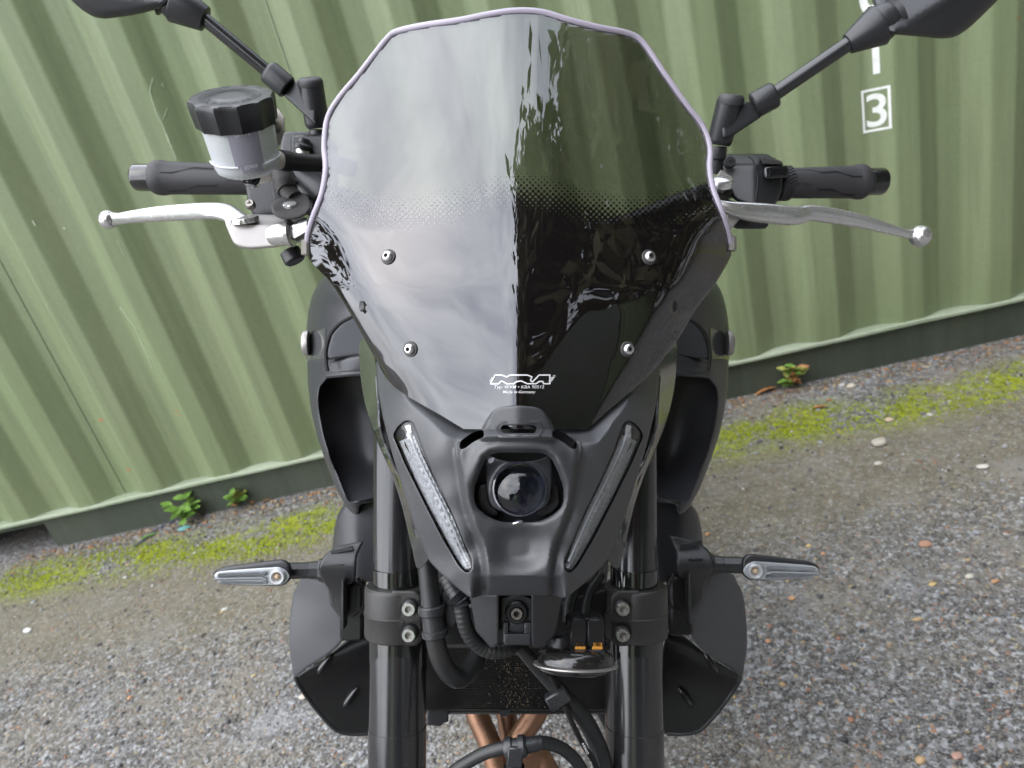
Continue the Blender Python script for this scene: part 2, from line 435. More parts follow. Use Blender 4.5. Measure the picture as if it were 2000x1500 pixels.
# line where the container's bottom rail tops out, read off at two places
ZR = 0.150
A_ = ground(0, 1027, ZR); B_ = ground(2000, 578, ZR)
WD = B_ - A_; WD[2] = 0; WD /= np.linalg.norm(WD)                    # along the wall
WN = np.array([WD[1], -WD[0], 0.0])                                  # towards the camera
if WN[1] > 0: WN = -WN
WROT = math.atan2(WD[1], WD[0])
W0 = A_ + WD * np.dot(np.array([0, 0, 0]) - A_, WD); W0[2] = 0       # foot of the wall straight ahead of the camera
def wall_s(px, py, off=0.0):
    """(s, z) on the container face (off metres proud of it) for a photo pixel"""
    v = ray(px, py); t = np.dot(W0 + WN * off - CAM, WN) / v.dot(WN); p = CAM + v * t
    return np.dot(p - W0, WD), p[2]
print('wall distance', np.dot(W0 - CAM, -WN), 'rot', math.degrees(WROT), 'px0', wall_s(0, 1027), wall_s(2000, 578))

# ---- corrugated steel profile: 0 = outer flat, DC = inner flat
PITCH, DC = 0.278, 0.036
S_PH = wall_s(228, 958)[0]          # an inner flat is centred here
def prof(s):
    u = np.mod((np.asarray(s, float) - S_PH) / PITCH + .5, 1.0) - .5; a = np.abs(u) * PITCH
    return DC * np.clip((0.104 - a) / 0.069, 0, 1)                   # .035 half inner flat, .069 slope, .035 half outer flat
def soft(s):
    return (prof(s - .0015) + prof(s) + prof(s + .0015)) / 3 + .0016 * np.sin(s * 3.7 + 1) * np.sin(s * 9.1)

def paint(name, base, base2, streak=.25, rust=.0, scl=1.0, rough=.42):
    """weathered container paint: patches, runs down the sheet, fine mottling, a few rust freckles"""
    m, t, b = new(name); n = t.nodes.new; l = t.links.new
    tc = n('ShaderNodeTexCoord'); b.inputs['Roughness'].default_value = rough; b.inputs['Specular IOR Level'].default_value = .35
    def noise(sc, s, det=5, ro=.55):
        mp = n('ShaderNodeMapping'); mp.inputs['Scale'].default_value = sc; l(tc.outputs['Object'], mp.inputs[0])
        z = n('ShaderNodeTexNoise'); z.inputs['Scale'].default_value = s; z.inputs['Detail'].default_value = det; z.inputs['Roughness'].default_value = ro
        l(mp.outputs[0], z.inputs['Vector']); return z.outputs['Fac']
    def ramp(f, a, c):
        r = n('ShaderNodeMapRange'); r.inputs['From Min'].default_value = a; r.inputs['From Max'].default_value = c; l(f, r.inputs[0]); return r.outputs[0]
    def mix(f, c1, c2, k=1.0):
        if k != 1.0:
            q = n('ShaderNodeMath'); q.operation = 'MULTIPLY'; q.inputs[1].default_value = k; l(f, q.inputs[0]); f = q.outputs[0]
        x = n('ShaderNodeMix'); x.data_type = 'RGBA'; l(f, x.inputs['Factor'])
        for i, c in ((6, c1), (7, c2)):
            if isinstance(c, tuple): x.inputs[i].default_value = (*c, 1)
            else: l(c, x.inputs[i])
        return x.outputs[2]
    c = mix(ramp(noise((1, 1, .45), 2.3), .36, .62), base, base2)
    c = mix(ramp(noise((9, 9, .5), 2.6, 6, .6), .48, .72), c, tuple(q * .62 for q in base), streak)
    c = mix(ramp(noise((5, 5, .35), 3.1, 6, .6), .52, .75), c, tuple(min(1, q * 1.35 + .02) for q in base), streak)
    c = mix(ramp(noise((1, 1, 1), 75, 4, .7), .35, .7), c, tuple(q * .8 for q in base), .35)
    c = mix(ramp(noise((1, 1, 1), 260, 2, .6), .4, .75), c, tuple(min(1, q * 1.3) for q in base2), .25)
    if rust: c = mix(ramp(noise((1, 1, 1), 21, 3, .5), .80, .83), c, (.42, .15, .06), rust)
    l(c, b.inputs['Base Color'])
    bp = n('ShaderNodeBump'); bp.inputs['Strength'].default_value = .25; bp.inputs['Distance'].default_value = .004
    l(noise((1, 1, .6), 9, 5), bp.inputs['Height']); l(bp.outputs[0], b.inputs['Normal'])
    return m
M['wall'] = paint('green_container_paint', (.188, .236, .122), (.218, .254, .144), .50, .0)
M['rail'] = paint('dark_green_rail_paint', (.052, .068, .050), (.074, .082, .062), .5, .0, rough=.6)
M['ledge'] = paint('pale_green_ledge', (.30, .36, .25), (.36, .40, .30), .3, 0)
M['mark'] = mat('white_stencil_paint', (.78, .80, .76), .5, var=.08, vscale=60)
M['scratch'] = mat('pale_scratch', (.60, .70, .52), .6)
M['rustspot'] = mat('rust_freckle', (.42, .16, .06), .8, var=.4, vscale=200)

CROT = (0, 0, WROT)
cont = empty('shipping_container', W0, 'green corrugated steel shipping container standing behind the motorcycle', 'container', rot=CROT)
def lp(s, y, z):                       # container frame: s along, y into it, z up
    return np.stack(np.broadcast_arrays(s, y, z), -1).astype(float)
S0, S1, ZT = -3.25, 2.81, 2.55
mb = MB()
ss = np.arange(S0, S1, .006); zz = np.array([ZR + .001, .5, .9, 1.4, 2.0, 2.45])
g = lp(ss[:, None], soft(ss)[:, None], zz[None, :])
mb.grid(g); g2 = g.copy(); g2[..., 1] += .002; mb.grid(g2, flip=True)
mb.build('corrugated_wall', M['wall'], cont, recalc=False, sharp=60)
# rail: top flange with a slightly knocked-about lip, web set back under it, fork pocket cut out at the left
sp0 = wall_s(-140, 1100)[0]; sp1 = wall_s(88, 1040)[0]
rl = np.arange(S0, S1 + .01, .05)
wob = .0035 * np.sin(rl * 7.1) + .0025 * np.sin(rl * 17.3 + 1)
mb = MB()
fl = np.stack([lp(rl, .062, ZR), lp(rl, -.004 + wob * .4, ZR + wob * .3), lp(rl, -.009 + wob * .4, ZR - .004 + wob * .3), lp(rl, -.008 + wob * .4, ZR - .013), lp(rl, .02, ZR - .015)], 1)
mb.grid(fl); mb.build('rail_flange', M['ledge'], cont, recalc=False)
mb = MB()
def web(a, b, z0, z1):
    mb.box(lp((a + b) / 2, .024, (z0 + z1) / 2), lp((b - a) / 2, 0, 0), lp(0, .006, 0), lp(0, 0, (z1 - z0) / 2))
web(S0, sp0, -.02, ZR - .012); web(sp1, S1, -.02, ZR - .012); web(sp0, sp1, ZR - .040, ZR - .012)
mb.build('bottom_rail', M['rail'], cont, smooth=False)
mb = MB()
for a in (sp0, sp1):
    mb.box(lp(a, .25, .06), lp(.004, 0, 0), lp(0, .22, 0), lp(0, 0, .07))
mb.box(lp((sp0 + sp1) / 2, .5, .06), lp((sp1 - sp0) / 2, 0, 0), lp(0, .004, 0), lp(0, 0, .09))
mb.box(lp((sp0 + sp1) / 2, .25, .128), lp((sp1 - sp0) / 2, 0, 0), lp(0, .22, 0), lp(0, 0, .004))
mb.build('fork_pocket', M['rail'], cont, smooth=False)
mb = MB()
mb.box(lp((S0 + S1) / 2, 0.02, ZT - .05), lp((S1 - S0) / 2, 0, 0), lp(0, .03, 0), lp(0, 0, .045))
mb.build('top_rail', M['wall'], cont, smooth=False)
mb = MB()
for a in (S0 - .05, S1 + .05):
    mb = MB(); mb.box(lp(a, .03, ZT / 2), lp(.06, 0, 0), lp(0, .05, 0), lp(0, 0, ZT / 2)); mb.build('corner_post', M['wall'], cont, smooth=False)
mb = MB()                              # roof, ends and back close the box
mb.box(lp((S0 + S1) / 2, 1.22, ZT - .02), lp((S1 - S0) / 2, 0, 0), lp(0, 1.16, 0), lp(0, 0, .02))
mb.box(lp((S0 + S1) / 2, 2.40, ZT / 2 + .05), lp((S1 - S0) / 2, 0, 0), lp(0, .03, 0), lp(0, 0, ZT / 2 - .1))
for a in (S0, S1): mb.box(lp(a, 1.25, ZT / 2 + .05), lp(.02, 0, 0), lp(0, 1.12, 0), lp(0, 0, ZT / 2 - .1))
mb.box(lp((S0 + S1) / 2, 1.22, .19), lp((S1 - S0) / 2, 0, 0), lp(0, 1.13, 0), lp(0, 0, .02))
mb.build('body_shell', M['wall'], cont, smooth=False)
# vertical weld seams between the sheets
mb = MB()
for px, py in ((60, 650), (540, 80), (1970, 600)):
    s = wall_s(px, py)[0]; zz = np.linspace(ZR + .004, 2.4, 12)
    if px == 1970: zz = np.linspace(0.0, ZR - .016, 4)
    y0 = (.018 if px == 1970 else soft(s)) - .0006
    mb = MB(); mb.tube(lp(s, y0, zz), .0012, 5); mb.build('weld_seam', M['rail'], cont)

# stencilled characters on the sheet
def on_wall(v2, s, z, w, h, d=.0016):
    """lay a flat drawing (unit box centred at 0) on the corrugation"""
    x = s + v2[:, 0] * w; return lp(x, soft(x) - d, z + v2[:, 1] * h)
def densify(v, f, n=2):
    bm = bmesh.new(); vs_ = [bm.verts.new((p[0], p[1], 0)) for p in v]
    for q in f:
        try: bm.faces.new([vs_[i] for i in q])
        except ValueError: pass
    bmesh.ops.triangulate(bm, faces=bm.faces)
    for _ in range(n): bmesh.ops.subdivide_edges(bm, edges=[e for e in bm.edges if e.calc_length() > .08], cuts=1)
    bmesh.ops.triangulate(bm, faces=bm.faces)
    bm.verts.index_update(); V = np.array([tuple(p.co)[:2] for p in bm.verts]); Fq = [tuple(p.index for p in q.verts) for q in bm.faces]; bm.free(); return V, Fq
def norm_text(body, offset):
    v, f = text2d(body, 1.0, offset); v = v - (v.max(0) + v.min(0)) / 2; v = v / np.maximum(v.max(0) - v.min(0), 1e-6); return densify(v, f, 2)
mk = MB()
def wall_char(body, pts, off=.015):
    (sa, za), (sb, zb) = wall_s(*pts[0]), wall_s(*pts[1])
    v, f = norm_text(body, off); mk.add(on_wall(v, (sa + sb) / 2, (za + zb) / 2, abs(sb - sa), abs(za - zb)), f)
    return sa, za, sb, zb
def wall_box(l_, r_, t_, b_): return wall_s(*l_)[0], wall_s(*r_)[0], wall_s(*t_)[1], wall_s(*b_)[1]
bx_ = wall_box((1702, 218), (1735, 210), (1715, 183), (1721, 248)); v, f = norm_text('3', .012); mk.add(on_wall(v, (bx_[0] + bx_[1]) / 2, (bx_[2] + bx_[3]) / 2, bx_[1] - bx_[0], bx_[2] - bx_[3]), f)
def wall_rect(p0, p1, t):
    sa, sb, za, zb = p0
    for (a, b, c, d) in ((sa, sb, za, za - t), (sa, sb, zb + t, zb), (sa, sa + t, za - t, zb + t), (sb - t, sb, za - t, zb + t)):
        k = 10; x = np.linspace(a, b, k); g = np.stack([lp(x, soft(x) - .0016, c), lp(x, soft(x) - .0016, d)], 1); mk.grid(g)
wall_rect(wall_box((1693.5, 221), (1742, 208), (1716, 172), (1719, 257)), None, .0075)
s1a, z1b = wall_s(1711, 113)[0], wall_s(1719, 144)[1]; s1b = s1a + .017
sw = s1b - s1a
ht = (bx_[2] - bx_[3]) * 1.35
x = np.linspace(s1a, s1a + .017, 4); mk.grid(np.stack([lp(x, soft(x) - .0016, z1b + ht), lp(x, soft(x) - .0016, z1b)], 1))
x = np.linspace(s1a - .022, s1a, 4); mk.grid(np.stack([lp(x, soft(x) - .0016, z1b + ht - .012 * (1 + (x - s1a) / -.022)), lp(x, soft(x) - .0016, z1b + ht - .03 - .008 * (s1a - x) / .022)], 1))
v, f = norm_text('0', .03); s0c, z0c = wall_s(1712, -40); mk.add(on_wall(v, s1a + .004, z1b + ht * 1.72, .06, ht), f)
mk.build('stencil_number', M['mark'], cont, recalc=False)
# scratches and rust freckles seen on the sheet
mk = MB()
def scr(pts, w=.0009):
    q = [];
    for px, py in pts:
        s, z = wall_s(px, py); s, z = wall_s(px, py, -soft(s)); q.append(lp(s, soft(s) - .0008, z))
    mk = MB(); mk.tube(np.array(q), w, 5); mk.build('scratch', M['scratch'], cont)
scr([(300, 152), (293, 178), (303, 215), (318, 245), (330, 275), (345, 312)]); scr([(318, 163), (322, 170)], .001); scr([(329, 211), (322, 226), (317, 236)], .0006)
scr([(325, 262), (331, 277)], .0016); scr([(230, 470), (236, 484), (243, 500)], .0006); scr([(66, 430), (72, 440)], .002); scr([(124, 444), (128, 448)], .002); scr([(232, 600), (262, 640), (285, 690)], .0010); scr([(285, 690), (296, 718)], .001)
mk = MB()
for px, py, w in ((195, 822, 8), (344, 803, 5), (350, 812, 4), (250, 918, 7), (1990, 35, 4)):
    s, z = wall_s(px, py); s, z = wall_s(px, py, -soft(s)); a = np.linspace(0, 2 * np.pi, 12, endpoint=False); rr = (w * .0011) * (1 + .3 * np.sin(a * 3 + px))
    x = s + rr * 1.3 * np.cos(a); mk.add(lp(x, soft(x) - .0009, z + rr * .6 * np.sin(a)), [tuple(range(12))])
    mk.build('rust_spot', M['rustspot'], cont, recalc=False); mk = MB()

# ------------------------------------------------------------------ ground
def ground_mat():
    m, t, b = new('gravel_tarmac'); n = t.nodes.new; l = t.links.new
    tc = n('ShaderNodeTexCoord'); sx = n('ShaderNodeSeparateXYZ'); l(tc.outputs['Object'], sx.inputs[0])   # object y = distance in front of the container (negative)
    def noise(s, det=4, ro=.6, sc=(1, 1, 1)):
        mp = n('ShaderNodeMapping'); mp.inputs['Scale'].default_value = sc; l(tc.outputs['Object'], mp.inputs[0])
        z = n('ShaderNodeTexNoise'); z.inputs['Scale'].default_value = s; z.inputs['Detail'].default_value = det; z.inputs['Roughness'].default_value = ro; l(mp.outputs[0], z.inputs['Vector']); return z.outputs['Fac']
    def vor(s, feat='F1', rnd=1.0):
        z = n('ShaderNodeTexVoronoi'); z.feature = feat; z.inputs['Scale'].default_value = s; z.inputs['Randomness'].default_value = rnd; l(tc.outputs['Object'], z.inputs['Vector']); return z
    def rg(f, a, c, lo=0., hi=1.):
        r = n('ShaderNodeMapRange'); r.interpolation_type = 'SMOOTHSTEP'; r.inputs['From Min'].default_value = a; r.inputs['From Max'].default_value = c
        r.inputs['To Min'].default_value = lo; r.inputs['To Max'].default_value = hi; l(f, r.inputs[0]); return r.outputs[0]
    def mth(op, a, c):
        q = n('ShaderNodeMath'); q.operation = op
        for i, v in ((0, a), (1, c)):
            if isinstance(v, (int, float)): q.inputs[i].default_value = v
            else: l(v, q.inputs[i])
        return q.outputs[0]
    def mix(f, c1, c2):
        x = n('ShaderNodeMix'); x.data_type = 'RGBA'
        if isinstance(f, float): x.inputs['Factor'].default_value = f
        else: l(f, x.inputs['Factor'])
        for i, c in ((6, c1), (7, c2)):
            if isinstance(c, tuple): x.inputs[i].default_value = (*c, 1)
            else: l(c, x.inputs[i])
        return x.outputs[2]
    def chips(s, seed):
        """packed chips, each its own colour"""
        v = vor(s); w = n('ShaderNodeTexWhiteNoise'); w.noise_dimensions = '3D'; l(v.outputs['Position'], w.inputs['Vector'])
        r = n('ShaderNodeValToRGB'); r.color_ramp.interpolation = 'CONSTANT'; e = r.color_ramp.elements
        cs = seed
        e[0].position = 0; e[0].color = (*cs[0][1], 1); e[1].position = cs[1][0]; e[1].color = (*cs[1][1], 1)
        for p, c in cs[2:]:
            q = e.new(p); q.color = (*c, 1)
        l(w.outputs['Value'], r.inputs[0]); return r.outputs[0], v
    g1, v1 = chips(150, [(0, (.17, .167, .164)), (.20, (.115, .112, .11)), (.32, (.24, .238, .24)), (.52, (.34, .345, .352)), (.68, (.25, .235, .215)), (.80, (.41, .415, .42)), (.945, (.36, .20, .13)), (.975, (.42, .34, .20))])
    g2, v2 = chips(300, [(0, (.08, .075, .07)), (.3, (.14, .13, .12)), (.6, (.20, .195, .19)), (.8, (.055, .05, .05)), (.93, (.30, .29, .27))])
    c = mix(rg(noise(60, 2), .42, .58), g2, g1)
    # brown silt worked in between the chips
    silt = mix(rg(noise(240, 3, .7), .3, .7), (.205, .178, .138), (.30, .268, .215))
    pat = noise(2.6, 6, .62)
    c = mix(rg(mth('ADD', pat, mth('MULTIPLY', noise(85, 3, .7), .45)), .68, .96, 0, .75), c, silt)
    # lighter worn patches
    c = mix(rg(mth('ADD', noise(3.7, 5, .6, (1, 1.4, 1)), mth('MULTIPLY', noise(130, 2), .25)), .66, .85, 0, .6), c, (.34, .345, .36))
    # bands along the container: distance from the rail, wandering
    dd = mth('ADD', mth('ADD', mth('MULTIPLY', sx.outputs['Y'], -1.0), mth('MULTIPLY', mth('MAXIMUM', mth('MULTIPLY', sx.outputs['X'], -1.0), 0.0), .035)), mth('MULTIPLY', mth('SUBTRACT', noise(2.2, 5, .6), .5), .16))
    siltf = mth('MULTIPLY', rg(dd, .28, .40), mth('SUBTRACT', 1.0, rg(dd, .62, .95)))
    sb = mth('MULTIPLY', siltf, rg(mth('ADD', noise(120, 3, .7), mth('MULTIPLY', pat, .5)), .5, .85, .95, .45))
    c = mix(sb, c, mix(rg(noise(9, 5), .35, .65), (.19, .165, .105), (.235, .205, .140)))
    mossd = mth('MULTIPLY', rg(dd, .10, .22), mth('SUBTRACT', 1.0, rg(dd, .28, .46)))
    mo = mth('MULTIPLY', mossd, rg(mth('ADD', noise(4.2, 7, .75), mth('MULTIPLY', noise(70, 3, .7), .35)), .57, .76))
    mcol = mix(rg(noise(38, 4, .7), .35, .68), (.17, .19, .025), (.35, .40, .032))
    c = mix(mo, c, mcol)
    l(c, b.inputs['Base Color']); b.inputs['Roughness'].default_value = .85; b.inputs['Specular IOR Level'].default_value = .25
    h = mth('ADD', mth('MULTIPLY', v1.outputs['Distance'], -1.0), mth('MULTIPLY', v2.outputs['Distance'], -.45))
    h = mth('ADD', h, mth('MULTIPLY', noise(28, 5, .7), .7))
    bp = n('ShaderNodeBump'); bp.inputs['Strength'].default_value = .75; bp.inputs['Distance'].default_value = .006; l(h, bp.inputs['Height']); l(bp.outputs[0], b.inputs['Normal'])
    return m
M['ground'] = ground_mat()
mb = MB()
q = 60.0
xs = np.concatenate([[-q, -20, -8], np.linspace(-4, 4, 81), [8, 20, q]]); ys = np.concatenate([[-q, -20, -8], np.linspace(-4, 1, 61), [6, 20, q]])
GX, GY = np.meshgrid(xs, ys, indexing='ij')
def gz(x, y):    # gentle unevenness, a small rise of silt against the rail
    return .006 * np.sin(x * 1.7 + .5) * np.sin(y * 2.1) + .004 * np.sin(x * 4.3) * np.cos(y * 5.1 + 1)
near = (np.abs(GX) < 4.1) & (GY > -4.1) & (GY < 1.1)
mb.grid(np.stack([GX, GY, np.where(near, gz(GX, GY), 0)], -1))
gr = mb.build('ground', M['ground'], None); gr.location = W0; gr.rotation_euler = CROT; tag(gr, kind='structure')
def wl(x, y):    # ground-frame point -> world
    return W0 + WD * x - WN * y + np.array([0, 0, 1.0]) * gz(x, y)
def g2l(px, py):
    p = ground(px, py) - W0; return np.dot(p, WD), -np.dot(p, WN)

# stones: a loose scatter of chips over what the camera sees
def col_mat(name, rough=.7, spec=.3):
    m, t, b = new(name); a = t.nodes.new('ShaderNodeAttribute'); a.attribute_name = 'tint'; t.links.new(a.outputs['Color'], b.inputs['Base Color'])
    b.inputs['Roughness'].default_value = rough; b.inputs['Specular IOR Level'].default_value = spec; return m
M['chip'] = col_mat('loose_chip_colours'); M['moss'] = col_mat('moss_green', .9, .1); M['litter'] = col_mat('dead_leaf_colours', .8, .2)
_ico = bmesh.new(); bmesh.ops.create_icosphere(_ico, subdivisions=1, radius=1); ICO = np.array([tuple(v.co) for v in _ico.verts]); ICF = np.array([[v.index for v in f.verts] for f in _ico.faces]); _ico.free()
def scatter(name, mat_, xy, size, tint, flat_=(.35, .7), sink=.25, kind='stuff', label=None, rough=.28):
    n = len(xy); vv = np.repeat(ICO[None], n, 0) * (1 + nr.normal(0, rough, (n, len(ICO), 1)).clip(-.5, .5))
    sc = np.stack([size * nr.uniform(.75, 1.3, n), size * nr.uniform(.6, 1.0, n), size * nr.uniform(*flat_, n)], 1)
    vv = vv * sc[:, None, :]; a = nr.uniform(0, 6.28, n); ca, sa = np.cos(a)[:, None], np.sin(a)[:, None]
    x = vv[..., 0] * ca - vv[..., 1] * sa + xy[:, :1]; y = vv[..., 0] * sa + vv[..., 1] * ca + xy[:, 1:]
    z = vv[..., 2] + (sc[:, 2] * (1 - sink * 2))[:, None] + gz(xy[:, 0], xy[:, 1])[:, None]
    V = np.stack([x, y, z], -1).reshape(-1, 3); Fc = (ICF[None] + (np.arange(n) * len(ICO))[:, None, None]).reshape(-1, 3)
    me = bpy.data.meshes.new(name); me.vertices.add(len(V)); me.vertices.foreach_set('co', V.ravel().astype(np.float32))
    me.loops.add(Fc.size); me.loops.foreach_set('vertex_index', Fc.ravel().astype(np.int32)); me.polygons.add(len(Fc))
    me.polygons.foreach_set('loop_start', (np.arange(len(Fc)) * 3).astype(np.int32)); me.update(); me.validate()
    at = me.attributes.new('tint', 'FLOAT_COLOR', 'POINT'); at.data.foreach_set('color', np.repeat(np.concatenate([tint, np.ones((n, 1))], 1)[:, None], len(ICO), 1).ravel().astype(np.float32))
    me.materials.append(mat_); o = bpy.data.objects.new(name, me); COL.objects.link(o); o.location = W0; o.rotation_euler = CROT
    return tag(o, label, None, None, kind)
def in_view(n, ylo=-1.75, yhi=-.02):
    xy = np.stack([nr.uniform(-2.3, 2.1, n), nr.uniform(ylo, yhi, n)], 1); return xy
pal = np.array([(.12, .12, .123), (.075, .075, .08), (.20, .20, .205), (.26, .265, .275), (.34, .345, .355), (.15, .135, .115), (.23, .20, .16), (.44, .43, .40), (.33, .17, .11), (.40, .29, .15), (.30, .21, .17)])
pw = np.array([.16, .11, .17, .155, .105, .105, .08, .05, .025, .017, .023]); pw /= pw.sum()
n = 30000; xy = in_view(n); yy = -xy[:, 1] + nr.normal(0, .05, n)
keep = nr.uniform(0, 1, n) < np.where(yy < .3, .85, np.where(yy < .75, .35, .9))
xy = xy[keep]; n = len(xy); tint = pal[nr.choice(len(pal), n, p=pw)] * nr.uniform(.75, 1.2, (n, 1))
scatter('gravel', M['chip'], xy, nr.lognormal(math.log(.0031), .38, n).clip(.0015, .009), tint, sink=.3)
# moss cushions along the silt line
def mossiness(x, y):
    v = -y + .035 * np.maximum(-x, 0) + .05 * np.sin(x * 2.3 + 1) + .03 * np.sin(x * 6.1)
    b = np.exp(-((v - .27) / .075) ** 2); pn = .5 + .5 * np.sin(x * 5.1 + 2 * np.sin(x * 2.3)) * np.sin(x * 9.7 + y * 31 + 1.1) * 1.0; q = .5 + .5 * np.sin(x * 23 + 3 * np.sin(y * 40)) * np.sin(y * 47 + x * 6); return b * np.clip((1.7 if np.ndim(x) == 0 else np.where(x < -.3, 2.3, 1.5)) * pn * (.35 + .65 * q) - .08, 0, 1)
n = 60000; xy = np.stack([nr.uniform(-2.3, 2.1, n), nr.uniform(-.55, -.03, n)], 1); xy = xy[nr.uniform(0, 1, n) < mossiness(xy[:, 0], xy[:, 1])]; n = len(xy)
t_ = nr.uniform(0, 1, (n, 1)); tint = (1 - t_) * np.array([.14, .16, .015]) + t_ * np.array([.37, .44, .030])
scatter('moss', M['moss'], xy, nr.uniform(.0018, .0048, n), tint, (.4, .8), .35)
# dead leaf crumbs and twigs swept against the rail
n = 1300; xy = np.stack([nr.uniform(-2.3, 2.1, n), -np.abs(nr.normal(0, .06, n)) - .0], 1)
lpal = np.array([(.26, .17, .10), (.36, .26, .15), (.20, .14, .09), (.42, .34, .22), (.36, .17, .08), (.25, .23, .15)])
scatter('leaf_litter', M['litter'], xy, nr.uniform(.003, .009, n), lpal[nr.choice(len(lpal), n)] * nr.uniform(.7, 1.15, (n, 1)), (.15, .5), .2)

# individual stones that stand out
stone_spec = [  # px, py, length px, tint, label
    (1357, 1426, 34, (.62, .57, .48), 'large cream stone below the right radiator shroud', .8),
    (1716, 865, 44, (.50, .45, .36), 'long cream stone with a white end beyond the moss', .6),
    (1918, 913, 26, (.68, .64, .55), 'whitish oval pebble lying high on the right of the gravel', .7),
    (1662, 754, 24, (.62, .55, .42), 'round cream pebble among grey grit near the container plant', .8),
    (1645, 752, 16, (.60, .60, .56), 'small grey-white pebble touching a round cream pebble', .7),
    (1738, 819, 24, (.66, .50, .30), 'tan oval pebble just below the moss band', .7),
    (1816, 808, 20, (.60, .56, .48), 'short pale cylinder-shaped stone standing in the moss band', .7),
    (1716, 903, 22, (.66, .62, .52), 'pale flat pebble left of the whitish oval pebble', .5),
    (1546, 1166, 19, (.58, .28, .09), 'orange pebble under the right turn signal', .8),
    (1822, 1138, 18, (.62, .44, .12), 'mustard yellow pebble in the middle right gravel', .6),
    (1944, 1132, 20, (.52, .25, .08), 'orange-brown flat pebble near the right edge', .5),
    (1382, 1040, 16, (.58, .25, .06), 'bright orange pebble beside the right side cover', .8),
    (1580, 1061, 16, (.62, .44, .14), 'yellow pebble above the right turn signal', .7),
    (1607, 1076, 14, (.58, .27, .09), 'small orange pebble next to the yellow pebble above the turn signal', .7),
    (1806, 1059, 36, (.46, .20, .09), 'thin rust-coloured splinter of stone lying in the gravel', .35),
    (1893, 1125, 22, (.62, .57, .46), 'cream pebble beside the orange-brown flat pebble', .7),
    (1798, 1488, 26, (.62, .38, .15), 'orange-tan pebble at the bottom edge of the photo', .8),
    (1870, 1480, 24, (.48, .24, .16), 'brick-red pebble at the bottom edge of the photo', .6),
    (1500, 1250, 15, (.52, .24, .09), 'orange pebble close to the right radiator shroud', .7),
    (440, 1192, 20, (.52, .52, .46), 'flat pale flake of stone under the left turn signal', .3),
    (434, 1198, 11, (.58, .36, .10), 'tiny amber pebble touching the pale flake', .7),
    (255, 1366, 15, (.58, .28, .10), 'orange pebble in the lower left gravel', .7),
    (496, 1322, 12, (.60, .46, .18), 'amber pebble near the left radiator shroud', .7),
    (593, 1366, 24, (.55, .47, .38), 'beige stone tucked by the left radiator shroud', .8),
    (55, 1233, 22, (.74, .74, .72), 'white chip of plastic-like stone on the left edge silt', .4),
    (245, 1128, 12, (.74, .72, .68), 'small white pebble in the left silt', .5),
]
_sb = {}
def stone_mesh(seed):
    bm = bmesh.new(); bmesh.ops.create_icosphere(bm, subdivisions=2, radius=1); r2 = random.Random(seed)
    ph = [r2.uniform(0, 6.28) for _ in range(6)]
    for v in bm.verts:
        c = v.co; k = 1 + .13 * math.sin(2.3 * c.x + ph[0]) + .11 * math.sin(2.9 * c.y + ph[1]) + .10 * math.sin(3.3 * c.z + ph[2]) + .06 * math.sin(5 * c.x + 4 * c.y + ph[3])
        v.co = c * k
    me = bpy.data.meshes.new('pebble'); bm.to_mesh(me); bm.free(); me.polygons.foreach_set('use_smooth', [True] * len(me.polygons)); return me
for i, (px, py, ln, tint, lab, fl_) in enumerate(stone_spec):
    x, y = g2l(px, py); dd_ = np.linalg.norm(ground(px, py) - CAM); r_ = ln / 2 * dd_ / F * .70; tint = tuple(.72 * c + .28 * .30 for c in tint)
    me = stone_mesh(i); o = bpy.data.objects.new('pebble', me); COL.objects.link(o)
    me.materials.append(mat('pebble_%d' % i, tint, .55, var=.18, vscale=120, bump=.3, bscale=300))
    o.location = wl(x, y) + np.array([0, 0, r_ * fl_ * .42]); o.scale = (r_, r_ * rng.uniform(.55, .75), r_ * fl_ * .6); o.rotation_euler = (rng.uniform(-.1, .1), rng.uniform(-.1, .1), WROT + rng.uniform(-.5, .5))
    if 'cylinder' in lab: o.rotation_euler = (0, .25, 1.6)
    tag(o, lab, 'pebble', 'loose pebbles on the gravel')

# ------------------------------------------------------------------ plants, dead leaves and litter at the foot of the container
M['leaf'] = mat('fresh_leaf', (.16, .30, .05), .45, var=.3, vscale=60); M['leaf_y'] = mat('yellowing_leaf', (.36, .38, .10), .5, var=.2, vscale=60)
M['leaf_dead'] = mat('dead_orange_leaf', (.42, .19, .07), .6, var=.35, vscale=90); M['stem'] = mat('plant_stem', (.22, .22, .08), .6)
def leaf(mb, base, tip, w, nrm, curl=.15, n=5):
    base, tip, nrm = (np.asarray(q, float) for q in (base, tip, nrm)); ax = tip - base; ln = np.linalg.norm(ax); side = np.cross(ax / ln, nrm); side /= np.linalg.norm(side); nn = np.cross(side, ax / ln)
    g = []
    for i in range(n + 1):
        t = i / n; ww = w * math.sin(math.pi * min(1, t * .92 + .06)) ** .8 * (1 - .25 * t); c = base + ax * t - nn * curl * ln * t * t
        g.append([c - side * ww + nn * ww * .25, c, c + side * ww + nn * ww * .25])
    mb.grid(g); mb.grid(np.asarray(g) - nn * .0004, flip=True)
